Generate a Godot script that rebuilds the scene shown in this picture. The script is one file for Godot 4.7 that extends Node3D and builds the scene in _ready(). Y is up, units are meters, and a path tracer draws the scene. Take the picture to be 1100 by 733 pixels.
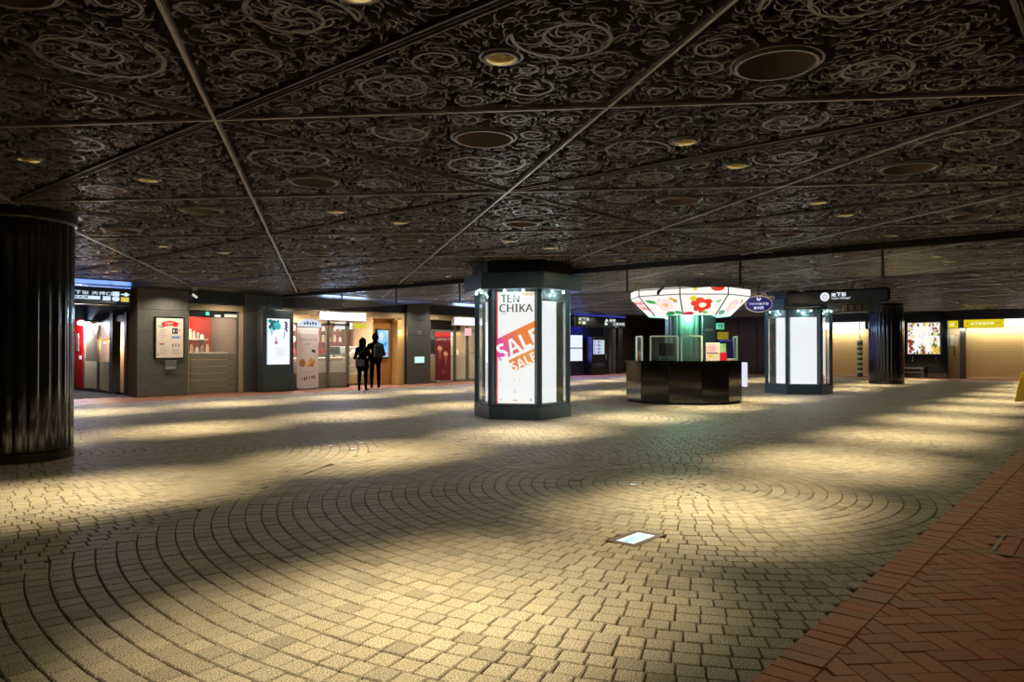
extends Node3D
# An underground shopping plaza: cobbled fan paving, cast scroll ceiling, hexagonal poster kiosks.
# Room axes: u runs along the shop fronts (world x), w runs across the plaza (world -z), h is height.

const CEIL := 2.9
const AXIS := 40.6          # degrees between the camera's view and the u axis
const FOCAL := 785.0        # in pixels of the 1100 x 733 frame
const EYE := 1.3
const FAN_W0 := 1.157       # edge between brick and cobbles
const MOD_U := 3.12         # ceiling module
const MOD_W := 4.47

var M := {}
var taken := {}
var rng := RandomNumberGenerator.new()
var sans: Font
var sans_bold: Font
var serif: Font

func W(u: float, h: float, w: float) -> Vector3:
	return Vector3(u, h, -w)

func view_of(u: float, w: float) -> Vector2:      # distance right of and ahead of the camera's place
	var a := deg_to_rad(AXIS)
	return Vector2(sin(a) * u - cos(a) * w, cos(a) * u + sin(a) * w)

func in_sight(u: float, w: float, slack := 1.5) -> bool:
	var p := view_of(u, w)
	return p.y > 1.0 and absf(p.x) < 0.78 * p.y + slack

# ---------------------------------------------------------------- mesh builder
class MB:
	var v := PackedVector3Array()
	var n := PackedVector3Array()
	var t := PackedVector2Array()
	var c := PackedColorArray()
	var ix := PackedInt32Array()
	var org := Vector3.ZERO
	var xf := Transform3D.IDENTITY
	var col := Color.WHITE
	var colored := false

	func _init(o := Vector3.ZERO):
		org = o

	func vert(p: Vector3, nn: Vector3, uv := Vector2.ZERO) -> int:
		v.append(xf * p - org)
		n.append((xf.basis * nn).normalized())
		t.append(uv)
		c.append(col)
		return v.size() - 1

	func tri(a: Vector3, b: Vector3, d: Vector3) -> void:
		var nn := (b - a).cross(d - a).normalized()
		var i := vert(a, nn)
		vert(b, nn)
		vert(d, nn)
		ix.append_array([i, i + 2, i + 1])

	# corners counter-clockwise seen from outside; uv: a bottom left, b bottom right, d top right, e top left
	func q(a: Vector3, b: Vector3, d: Vector3, e: Vector3) -> void:
		var nn := (b - a).cross(e - a)
		if nn.length_squared() < 1e-14:
			nn = (d - b).cross(e - b)
		nn = nn.normalized()
		var i := vert(a, nn, Vector2(0, 1))
		vert(b, nn, Vector2(1, 1))
		vert(d, nn, Vector2(1, 0))
		vert(e, nn, Vector2(0, 0))
		ix.append_array([i, i + 2, i + 1, i, i + 3, i + 2])

	func smooth_q(p: Array, nn: Array) -> void:
		var i := vert(p[0], nn[0], Vector2(0, 1))
		vert(p[1], nn[1], Vector2(1, 1))
		vert(p[2], nn[2], Vector2(1, 0))
		vert(p[3], nn[3], Vector2(0, 0))
		ix.append_array([i, i + 2, i + 1, i, i + 3, i + 2])

	# axis-aligned box from corner lo to corner hi, edges bevelled by b
	func box(lo: Vector3, hi: Vector3, b := 0.0) -> void:
		var a := Vector3(minf(lo.x, hi.x), minf(lo.y, hi.y), minf(lo.z, hi.z))
		var z := Vector3(maxf(lo.x, hi.x), maxf(lo.y, hi.y), maxf(lo.z, hi.z))
		var m := minf(b, minf(z.x - a.x, minf(z.y - a.y, z.z - a.z)) * 0.45)
		if m <= 0.0:
			var p := [Vector3(a.x, a.y, a.z), Vector3(z.x, a.y, a.z), Vector3(z.x, z.y, a.z), Vector3(a.x, z.y, a.z), Vector3(a.x, a.y, z.z), Vector3(z.x, a.y, z.z), Vector3(z.x, z.y, z.z), Vector3(a.x, z.y, z.z)]
			q(p[4], p[5], p[6], p[7])
			q(p[1], p[0], p[3], p[2])
			q(p[5], p[1], p[2], p[6])
			q(p[0], p[4], p[7], p[3])
			q(p[7], p[6], p[2], p[3])
			q(p[0], p[1], p[5], p[4])
			return
		var mid := (a + z) / 2.0
		var half := (z - a) / 2.0
		var axes := [Vector3.RIGHT, Vector3.UP, Vector3.BACK]
		for k in 3:
			var i: Vector3 = axes[k]
			var j: Vector3 = axes[(k + 1) % 3]
			var l: Vector3 = axes[(k + 2) % 3]
			var hi_: float = half.dot(i)
			var hj: float = half.dot(j)
			var hl: float = half.dot(l)
			for s in [-1.0, 1.0]:
				# face
				var o: Vector3 = mid + i * hi_ * s
				var e: Vector3 = j * (hj - m) * s
				var f: Vector3 = l * (hl - m)
				q(o - e - f, o + e - f, o + e + f, o - e + f)
				# the four edges along l between faces i and j
				for r in [-1.0, 1.0]:
					var p0: Vector3 = mid + i * hi_ * s + j * (hj - m) * r
					var p1: Vector3 = mid + i * (hi_ - m) * s + j * hj * r
					if s * r > 0.0:
						q(p0 - f, p1 - f, p1 + f, p0 + f)
					else:
						q(p1 - f, p0 - f, p0 + f, p1 + f)
		for sx in [-1.0, 1.0]:
			for sy in [-1.0, 1.0]:
				for sz in [-1.0, 1.0]:
					var pa: Vector3 = mid + Vector3(half.x * sx, (half.y - m) * sy, (half.z - m) * sz)
					var pb: Vector3 = mid + Vector3((half.x - m) * sx, half.y * sy, (half.z - m) * sz)
					var pc: Vector3 = mid + Vector3((half.x - m) * sx, (half.y - m) * sy, half.z * sz)
					if sx * sy * sz > 0.0:
						tri(pa, pb, pc)
					else:
						tri(pa, pc, pb)

	# box in room coordinates
	func rbox(u0: float, u1: float, h0: float, h1: float, w0: float, w1: float, b := 0.0) -> void:
		box(Vector3(u0, h0, -w0), Vector3(u1, h1, -w1), b)

	# upright prism over a polygon of (x, z), counter-clockwise seen from above with z towards the viewer's bottom
	func prism(poly: PackedVector2Array, y0: float, y1: float, b := 0.0) -> void:
		var p := poly
		if Geometry2D.is_polygon_clockwise(p):
			p = p.duplicate()
			p.reverse()
		var k := p.size()
		var top := p
		var yt := y1
		if b > 0.0:
			var mid := Vector2.ZERO
			for x in p:
				mid += x / k
			top = PackedVector2Array()
			for x in p:
				top.append(x - (x - mid).normalized() * b * 1.1)
			yt = y1 - b
		for i in k:
			var j := (i + 1) % k
			q(Vector3(p[j].x, y0, p[j].y), Vector3(p[i].x, y0, p[i].y), Vector3(p[i].x, yt, p[i].y), Vector3(p[j].x, yt, p[j].y))
			if b > 0.0:
				q(Vector3(p[j].x, yt, p[j].y), Vector3(p[i].x, yt, p[i].y), Vector3(top[i].x, y1, top[i].y), Vector3(top[j].x, y1, top[j].y))
		var f := Geometry2D.triangulate_polygon(top)
		for i in range(0, f.size(), 3):
			var a := top[f[i]]
			var d := top[f[i + 1]]
			var e := top[f[i + 2]]
			var turn := (d - a).cross(e - a)
			if turn > 0.0:
				var s := d
				d = e
				e = s
			tri(Vector3(a.x, y1, a.y), Vector3(d.x, y1, d.y), Vector3(e.x, y1, e.y))
		f = Geometry2D.triangulate_polygon(p)
		for i in range(0, f.size(), 3):
			var a := p[f[i]]
			var d := p[f[i + 1]]
			var e := p[f[i + 2]]
			if (d - a).cross(e - a) < 0.0:
				var s := d
				d = e
				e = s
			tri(Vector3(a.x, y0, a.y), Vector3(d.x, y0, d.y), Vector3(e.x, y0, e.y))

	# profile of (radius, y) turned round the y axis through at
	func lathe(profile: Array, at: Vector3, seg := 24) -> void:
		for k in profile.size() - 1:
			var a: Vector2 = profile[k]
			var b: Vector2 = profile[k + 1]
			var d := b - a
			var nn := Vector2(d.y, -d.x).normalized()
			for i in seg:
				var t0 := TAU * i / seg
				var t1 := TAU * (i + 1) / seg
				var c0 := Vector3(cos(t0), 0, sin(t0))
				var c1 := Vector3(cos(t1), 0, sin(t1))
				var n0 := c0 * nn.x + Vector3.UP * nn.y
				var n1 := c1 * nn.x + Vector3.UP * nn.y
				var y0 := Vector3.UP * a.y
				var y1 := Vector3.UP * b.y
				smooth_q([at + c1 * a.x + y0, at + c0 * a.x + y0, at + c0 * b.x + y1, at + c1 * b.x + y1], [n1, n0, n0, n1])

	func tube(path: Array, r: float, seg := 8) -> void:
		var rings := []
		var prev := Vector3.ZERO
		for k in path.size():
			var d: Vector3 = (path[mini(k + 1, path.size() - 1)] - path[maxi(k - 1, 0)]).normalized()
			var a := prev
			if k == 0:
				a = d.cross(Vector3.UP)
				if a.length() < 0.1:
					a = d.cross(Vector3.RIGHT)
			a = (a - d * a.dot(d)).normalized()
			prev = a
			var b := d.cross(a)
			var ring := []
			for i in seg:
				ring.append(a * cos(TAU * i / seg) + b * sin(TAU * i / seg))
			rings.append(ring)
		for k in path.size() - 1:
			for i in seg:
				var j := (i + 1) % seg
				var p: Vector3 = path[k]
				var o: Vector3 = path[k + 1]
				smooth_q([p + rings[k][i] * r, p + rings[k][j] * r, o + rings[k + 1][j] * r, o + rings[k + 1][i] * r], [rings[k][i], rings[k][j], rings[k + 1][j], rings[k + 1][i]])
		for i in range(1, seg - 1):
			tri(path[0] + rings[0][0] * r, path[0] + rings[0][i + 1] * r, path[0] + rings[0][i] * r)
			var l := path.size() - 1
			tri(path[l] + rings[l][0] * r, path[l] + rings[l][i] * r, path[l] + rings[l][i + 1] * r)

	# a cast band on the underside of the ceiling: 2-D path with half widths; lowest at y = 0, its back at y = d
	func band(path: PackedVector2Array, hw: PackedFloat32Array, d: float) -> void:
		var m := path.size()
		var prev: Array = []
		for k in m:
			var dir := (path[mini(k + 1, m - 1)] - path[maxi(k - 1, 0)]).normalized()
			var s := Vector2(-dir.y, dir.x)
			var a := path[k] + s * hw[k]
			var b := path[k] + s * hw[k] * 0.6
			var e := path[k] - s * hw[k] * 0.6
			var f := path[k] - s * hw[k]
			var row := [Vector3(a.x, d, -a.y), Vector3(b.x, 0, -b.y), Vector3(e.x, 0, -e.y), Vector3(f.x, d, -f.y)]
			if k > 0:
				for i in 3:
					q(prev[i], row[i], row[i + 1], prev[i + 1])
			prev = row

	func mesh(material: Material = null) -> ArrayMesh:
		var a := []
		a.resize(Mesh.ARRAY_MAX)
		a[Mesh.ARRAY_VERTEX] = v
		a[Mesh.ARRAY_NORMAL] = n
		a[Mesh.ARRAY_TEX_UV] = t
		if colored:
			a[Mesh.ARRAY_COLOR] = c
		a[Mesh.ARRAY_INDEX] = ix
		var m := ArrayMesh.new()
		m.add_surface_from_arrays(Mesh.PRIMITIVE_TRIANGLES, a)
		if material:
			m.surface_set_material(0, material)
		return m

# ---------------------------------------------------------------- nodes
func numbered(called: String) -> String:
	var k: int = taken.get(called, 0)
	taken[called] = k + 1
	return called if k == 0 else "%s_%03d" % [called, k]

func thing(called: String, label: String, category: String, at := Vector3.ZERO, group := "") -> Node3D:
	var o := Node3D.new()
	o.name = numbered(called)
	o.position = at
	o.set_meta("label", label)
	o.set_meta("category", category)
	if group != "":
		o.set_meta("group", group)
	add_child(o)
	return o

func struct(called: String, label := "") -> Node3D:
	var o := Node3D.new()
	o.name = called
	o.set_meta("kind", "structure")
	if label != "":
		o.set_meta("label", label)
	add_child(o)
	return o

func put(called: String, m, material: Material, parent: Node3D) -> MeshInstance3D:
	var o := MeshInstance3D.new()
	o.name = called
	o.mesh = m.mesh() if m is MB else m
	if material:
		o.material_override = material
	parent.add_child(o, true)
	return o

func start(t: Node3D) -> MB:      # a builder in room coordinates for a part of t
	return MB.new(t.position)

func rpart(t: Node3D, called: String, material: Material, u0: float, u1: float, h0: float, h1: float, w0: float, w1: float, b := 0.0, parent: Node3D = null) -> MeshInstance3D:
	var m := MB.new(t.position)
	m.rbox(u0, u1, h0, h1, w0, w1, b)
	return put(called, m, material, parent if parent else t)

func tagged(o: Node3D, label: String) -> Node3D:
	o.set_meta("label", label)
	return o

func copy_of(o: Node3D, at: Vector3, label := "") -> Node3D:
	var base := String(o.name)
	var r: Node3D = o.duplicate()
	r.name = numbered(base)
	add_child(r)
	r.position = at
	if label != "":
		r.set_meta("label", label)
	return r

# ---------------------------------------------------------------- materials
func mat(called: String, color: Color, rough := 0.6, metal := 0.0) -> StandardMaterial3D:
	var m := StandardMaterial3D.new()
	m.resource_name = called
	m.albedo_color = color
	m.roughness = rough
	m.metallic = metal
	M[called] = m
	return m

func grain(seed_: int, freq: float, lo: Color, hi: Color, octaves := 4, kind := FastNoiseLite.TYPE_SIMPLEX_SMOOTH) -> NoiseTexture2D:
	var f := FastNoiseLite.new()
	f.seed = seed_
	f.noise_type = kind
	f.frequency = freq
	f.fractal_octaves = octaves
	var x := NoiseTexture2D.new()
	x.width = 512
	x.height = 512
	x.seamless = true
	x.noise = f
	var g := Gradient.new()
	g.set_color(0, lo)
	g.set_color(1, hi)
	x.color_ramp = g
	return x

func triplanar(m: StandardMaterial3D, albedo: Texture2D, per_metre: float) -> void:
	m.albedo_texture = albedo
	m.uv1_triplanar = true
	m.uv1_world_triplanar = true
	m.uv1_scale = Vector3.ONE * per_metre

func glow(called: String, color: Color, energy: float) -> StandardMaterial3D:
	var m := mat(called, Color(0.02, 0.02, 0.02), 0.4)
	m.emission_enabled = true
	m.emission = color
	m.emission_energy_multiplier = energy
	return m

func backlit(called: String, img: Image, energy: float) -> StandardMaterial3D:
	var m := mat(called, Color(0.05, 0.05, 0.05), 0.35)
	m.emission_enabled = true
	m.emission = Color.BLACK
	m.emission_texture = ImageTexture.create_from_image(img)
	m.emission_energy_multiplier = energy
	m.texture_repeat = false
	return m

func printed(called: String, img: Image, rough := 0.6) -> StandardMaterial3D:
	var m := mat(called, Color.WHITE, rough)
	m.albedo_texture = ImageTexture.create_from_image(img)
	m.texture_repeat = false
	return m

func pane(called: String, color: Color, alpha: float) -> StandardMaterial3D:
	var m := mat(called, Color(color.r, color.g, color.b, alpha), 0.03)
	m.transparency = BaseMaterial3D.TRANSPARENCY_ALPHA
	return m

func materials() -> void:
	var cob := mat("granite", Color(1, 1, 1), 0.62)
	cob.vertex_color_use_as_albedo = true
	var speck := grain(3, 0.10, Color(0.48, 0.47, 0.46), Color(1.0, 1.0, 1.0), 4)
	speck.color_ramp.set_offset(0, 0.3)
	speck.color_ramp.set_offset(1, 0.68)
	triplanar(cob, speck, 2.1)
	for k in 6:
		var g := mat("granite_%d" % k, Color.WHITE, 0.6 + 0.03 * (k % 3))
		g.albedo_color = STONES[k].linear_to_srgb()
		triplanar(g, cob.albedo_texture, 2.1)
	var br := mat("brick", Color(1, 1, 1), 0.55)
	br.vertex_color_use_as_albedo = true
	triplanar(br, grain(8, 0.05, Color(0.7, 0.7, 0.7), Color(1, 1, 1), 5), 2.0)
	for k in 6:
		var g := mat("brick_%d" % k, Color.WHITE, 0.5 + 0.03 * (k % 3))
		g.albedo_color = BRICKS[k].linear_to_srgb()
		triplanar(g, br.albedo_texture, 2.0)
	var bed := mat("mortar", Color(0.13, 0.115, 0.10), 0.95)
	triplanar(bed, grain(5, 0.06, Color(0.6, 0.6, 0.6), Color(1, 1, 1)), 1.5)
	var cast := mat("cast_metal", Color(0.52, 0.51, 0.51), 0.38, 0.15)
	triplanar(cast, grain(11, 0.02, Color(0.72, 0.70, 0.68), Color(1, 1, 1), 5), 0.7)
	mat("slab", Color(0.13, 0.115, 0.10), 0.9)
	mat("joint_bright", Color(0.66, 0.65, 0.64), 0.4, 0.3)
	mat("joint_dull", Color(0.36, 0.345, 0.34), 0.45, 0.5)
	mat("joint_dark", Color(0.12, 0.11, 0.105), 0.6, 0.2)
	mat("rim", Color(0.52, 0.50, 0.47), 0.4, 0.6)
	mat("cup", Color(0.56, 0.50, 0.44), 0.7)
	mat("hook", Color(0.85, 0.83, 0.8), 0.3, 0.5)
	mat("lamp_cup", Color(0.75, 0.68, 0.5), 0.35, 0.4)
	glow("lamp_lens", Color(1.0, 0.9, 0.66), 0.5)
	mat("black_gloss", Color(0.035, 0.037, 0.04), 0.12)
	M.black_gloss.clearcoat_enabled = true
	M.black_gloss.clearcoat = 1.0
	M.black_gloss.clearcoat_roughness = 0.06
	mat("black_satin", Color(0.045, 0.045, 0.048), 0.35)
	mat("black_matt", Color(0.03, 0.03, 0.032), 0.7)
	mat("charcoal", Color(0.21, 0.235, 0.26), 0.38, 0.2)
	mat("steel_blue", Color(0.29, 0.39, 0.50), 0.35, 0.2)
	mat("navy", Color(0.045, 0.065, 0.11), 0.45)
	mat("taupe", Color(0.37, 0.355, 0.325), 0.6)
	triplanar(M.taupe, grain(21, 0.012, Color(0.86, 0.86, 0.86), Color(1, 1, 1), 4), 0.8)
	mat("grey_tile", Color(0.27, 0.275, 0.27), 0.5)
	mat("beige", Color(0.66, 0.58, 0.45), 0.6)
	mat("cream", Color(0.82, 0.76, 0.64), 0.55)
	mat("dark_brown", Color(0.17, 0.125, 0.10), 0.45)
	mat("umber", Color(0.26, 0.185, 0.13), 0.5)
	mat("steel", Color(0.60, 0.60, 0.59), 0.3, 0.8)
	mat("white", Color(0.86, 0.86, 0.85), 0.5)
	mat("red_gloss", Color(0.62, 0.03, 0.06), 0.25)
	mat("yellow", Color(0.90, 0.82, 0.28), 0.45)
	pane("glass", Color(0.85, 0.93, 0.92), 0.10)
	pane("smoke_glass", Color(0.85, 0.86, 0.86), 0.08)
	pane("acrylic", Color(0.95, 1.0, 0.99), 0.03)

const STONES := [Color(0.44, 0.415, 0.375), Color(0.40, 0.38, 0.345), Color(0.47, 0.44, 0.395), Color(0.36, 0.34, 0.31), Color(0.42, 0.39, 0.34), Color(0.30, 0.28, 0.25)]
const BRICKS := [Color(0.42, 0.16, 0.085), Color(0.36, 0.14, 0.08), Color(0.47, 0.165, 0.085), Color(0.32, 0.135, 0.08), Color(0.40, 0.185, 0.105), Color(0.50, 0.15, 0.075)]

func _ready() -> void:
	var cam := Camera3D.new()
	cam.name = "camera"
	cam.position = W(0, EYE, 0)
	cam.rotation = Vector3(atan(7.5 / FOCAL), -deg_to_rad(90.0 - AXIS), 0)
	cam.fov = rad_to_deg(2.0 * atan(366.5 / FOCAL))
	cam.near = 0.05
	cam.far = 200.0
	cam.current = true
	add_child(cam)
	var env := Environment.new()
	env.background_mode = Environment.BG_COLOR
	env.background_color = Color.BLACK
	env.tonemap_mode = Environment.TONE_MAPPER_LINEAR
	env.tonemap_exposure = 1.06
	env.sdfgi_enabled = true
	env.ssao_enabled = true
	env.ssil_enabled = true
	var we := WorldEnvironment.new()
	we.name = "environment"
	we.environment = env
	add_child(we)
	sans = SystemFont.new()
	sans.font_names = ["Droid Sans"]
	sans_bold = SystemFont.new()
	sans_bold.font_names = ["Droid Sans"]
	sans_bold.font_weight = 700
	serif = SystemFont.new()
	serif.font_names = ["Droid Serif"]
	rng.seed = 20
	materials()
	build_floor()
	build_ceiling()
	build_shell()
	build_things()

# ---------------------------------------------------------------- floor
const RINGS := [Vector2(6.38, 3.28), Vector2(2.76, 10.07), Vector2(14.3, 2.5), Vector2(10.7, 9.1), Vector2(18.6, 8.2), Vector2(22.2, 1.6), Vector2(7.1, 15.9), Vector2(15.0, 14.9), Vector2(26.5, 7.3), Vector2(22.9, 14.0), Vector2(30.1, 0.8), Vector2(34.4, 6.4), Vector2(30.8, 13.1), Vector2(-0.9, 16.8)]
func stone_mesh(bevel: float) -> ArrayMesh:      # 1 x 1 x 1, top at y = 0, worn edges
	var m := MB.new()
	var i := 0.5 - bevel
	var lo := [Vector2(-0.5, -0.5), Vector2(0.5, -0.5), Vector2(0.5, 0.5), Vector2(-0.5, 0.5)]
	for k in 4:
		var a: Vector2 = lo[k]
		var b: Vector2 = lo[(k + 1) % 4]
		var a1 := Vector3(a.x, -0.22, a.y)
		var b1 := Vector3(b.x, -0.22, b.y)
		m.q(Vector3(b.x, -1, b.y), Vector3(a.x, -1, a.y), a1, b1)
		m.q(b1, a1, Vector3(a.x * 2 * i, 0, a.y * 2 * i), Vector3(b.x * 2 * i, 0, b.y * 2 * i))
	m.q(Vector3(-i, 0, i), Vector3(i, 0, i), Vector3(i, 0, -i), Vector3(-i, 0, -i))
	return m.mesh()

func lay(parent: Node3D, single: String, rest: String, at: Array, mesh: ArrayMesh, tones: Array, base: String, most: int) -> void:
	# at: [distance ahead, Transform3D, tone]; the nearest are pieces of their own, the rest one mass
	at.sort_custom(func(a, b): return a[0] < b[0])
	var many := at.slice(most)
	for k in mini(most, at.size()):
		var o := MeshInstance3D.new()
		o.name = single
		o.mesh = mesh
		o.material_override = M["%s_%d" % [base, at[k][2]]]
		o.transform = at[k][1]
		parent.add_child(o, true)
	var mm := MultiMesh.new()
	mm.transform_format = MultiMesh.TRANSFORM_3D
	mm.use_colors = true
	mm.mesh = mesh
	mm.instance_count = many.size()
	for k in many.size():
		mm.set_instance_transform(k, many[k][1])
		mm.set_instance_color(k, tones[many[k][2]])
	var o := MultiMeshInstance3D.new()
	o.name = rest
	o.multimesh = mm
	o.material_override = M[base]
	o.set_meta("kind", "stuff")
	parent.add_child(o, true)

func tone() -> int:
	var r := rng.randf()
	return 5 if r > 0.96 else (3 if r > 0.84 else (4 if r > 0.68 else (2 if r > 0.46 else (1 if r > 0.24 else 0))))

func piece(u: float, w: float, along: float, su: float, sw: float, deep: float) -> Transform3D:
	var b := Basis(Vector3.UP, along)
	b = b * Basis(Vector3.RIGHT, rng.randf_range(-0.012, 0.012)) * Basis(Vector3.BACK, rng.randf_range(-0.012, 0.012))
	return Transform3D(b * Basis.from_scale(Vector3(su, deep, sw)), W(u, rng.randf_range(-0.003, 0.0015), w))

func build_floor() -> void:
	var fl := struct("floor", "cobbled plaza floor of grey granite setts in fans with red brick borders")
	var m := MB.new()
	m.rbox(-7.0, 37.0, -0.3, -0.013, -6.0, 29.0)
	put("mortar_bed", m, M.mortar, fl)
	var near := []       # every sett that could be seen: [ahead, transform, tone]
	var pitch := 0.118
	for k in RINGS.size():
		var o: Vector2 = RINGS[k]
		for i in 64:
			var r := pitch * i
			var cnt := 1 if i == 0 else maxi(5, int(round(TAU * r / 0.121)))
			var ph := rng.randf() * TAU
			for j in cnt:
				var a := ph + TAU * j / cnt
				var u := o.x + r * cos(a)
				var w := o.y + r * sin(a)
				if w < FAN_W0 - 0.03 or w > 18.22 or u > 34.35 or not in_sight(u, w):
					continue
				var own := true
				for l in RINGS.size():
					if l != k and Vector2(u, w).distance_to(RINGS[l]) < r - 0.06:
						own = false
						break
				if not own:
					continue
				if absf(u - 4.36) < 0.21 and absf(w - 2.62) < 0.14:
					continue      # the lit floor sign sits here
				var ahead := view_of(u, w).y
				var visible := ahead > 2.7 and absf(view_of(u, w).x) < 0.72 * ahead
				near.append([ahead if visible else ahead + 100.0, piece(u, w, a, pitch - rng.randf_range(0.004, 0.008), (TAU * r / cnt if i > 0 else 0.11) - rng.randf_range(0.004, 0.008), 0.03), tone()])
	lay(fl, "cobblestone", "cobblestones", near, stone_mesh(0.045), STONES, "granite", 300)
	# red brick: an edging course, herringbone beyond it, and bands along the shop fronts and the far wall
	var red := []
	var u := -1.0
	while u < 34.5:
		if in_sight(u, 1.06, 0.5):
			red.append([view_of(u, 1.06).y, piece(u, 1.066, 0, 0.098 - 0.004, 0.181, 0.03).translated(Vector3(0, 0.006, 0)), tone()])
		u += 0.098
	var b := 0.1
	for area in [[-1.0, 34.5, -4.0, 0.975, 45.0], [2.0, 34.5, 18.25, 20.6, 0.0], [34.4, 36.2, -4.0, 18.25, 0.0]]:
		var turn := deg_to_rad(area[4])
		var reach := int(60.0 / b)
		var lo := Vector2(1e9, 1e9)
		var hi := Vector2(-1e9, -1e9)
		for cu in [area[0], area[1]]:
			for cw in [area[2], area[3]]:
				var p := Vector2(cu, cw).rotated(-turn) / b
				lo = lo.min(p)
				hi = hi.max(p)
		for x in range(maxi(-reach, int(lo.x) - 2), int(hi.x) + 3):
			for y in range(int(lo.y) - 2, int(hi.y) + 3):
				var t := posmod(x - y, 4)
				if t != 0 and t != 2:
					continue
				var c := (Vector2(x + 1.0, y + 0.5) if t == 0 else Vector2(x + 0.5, y)) * b
				c = c.rotated(turn)
				if c.x < area[0] + 0.02 or c.x > area[1] - 0.02 or c.y < area[2] or c.y > area[3] + (0.085 if area[4] > 0.0 else -0.055) or not in_sight(c.x, c.y, 0.8):
					continue
				if absf(c.x - 5.80) < 0.29 and absf(c.y - 0.45) < 0.28:
					continue      # the drain frame sits here
				red.append([view_of(c.x, c.y).y if in_sight(c.x, c.y, -0.3) else 90.0, piece(c.x, c.y, turn + (0.0 if t == 0 else PI / 2), 0.2 - 0.0035, 0.1 - 0.0035, 0.03), tone()])
	lay(fl, "brick", "bricks", red, stone_mesh(0.025), BRICKS, "brick", 300)

# ---------------------------------------------------------------- ceiling
const FAR_CUP := "farther round recessed brown cup, one of many smaller looking ones in the scroll ceiling"
const FAR_LAMP := "farther small round gold downlight, one of many in the scroll ceiling"

func spiral(m: MB, c: Vector2, r: float, a0: float, way: float, turns: float, width: float, deep: float, seg: int, leaves: int) -> void:
	var p := PackedVector2Array()
	var hw := PackedFloat32Array()
	for k in seg + 1:
		var t := float(k) / seg
		var rr := r * (1.0 - 0.86 * pow(t, 0.8))
		p.append(c + Vector2.from_angle(a0 + way * TAU * turns * t) * rr)
		hw.append(width * (0.55 + 0.45 * sin(PI * minf(1.0, 0.25 + t * 0.9))))
	m.band(p, hw, deep)
	for k in leaves:
		var t := (k + 0.5) / leaves * 0.93
		var i := int(t * seg)
		var d := (p[i + 1] - p[i]).normalized()
		var side := 1.0 if k % 2 == 0 else -1.0
		var size := r * (0.46 - 0.26 * t) * rng.randf_range(0.75, 1.25)
		curl(m, p[i], d.angle() + side * 0.55, side * (-1.0 if k % 3 == 0 else 1.0), clampf(size, 0.035, 0.11), width * 0.6, deep * rng.randf_range(0.7, 1.0))

func curl(m: MB, from: Vector2, heading: float, way: float, size: float, width: float, deep: float, seg := 6) -> void:
	var p := PackedVector2Array()
	var hw := PackedFloat32Array()
	var at := from
	var a := heading
	for k in seg + 1:
		var t := float(k) / seg
		p.append(at)
		hw.append(width * (0.5 + 0.9 * t * (1.15 - t)))
		at += Vector2.from_angle(a) * size * 1.7 / seg * (1.25 - 0.7 * t)
		a += way * (0.35 + 2.4 * t * t) * 3.6 / seg
	m.band(p, hw, deep)

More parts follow.
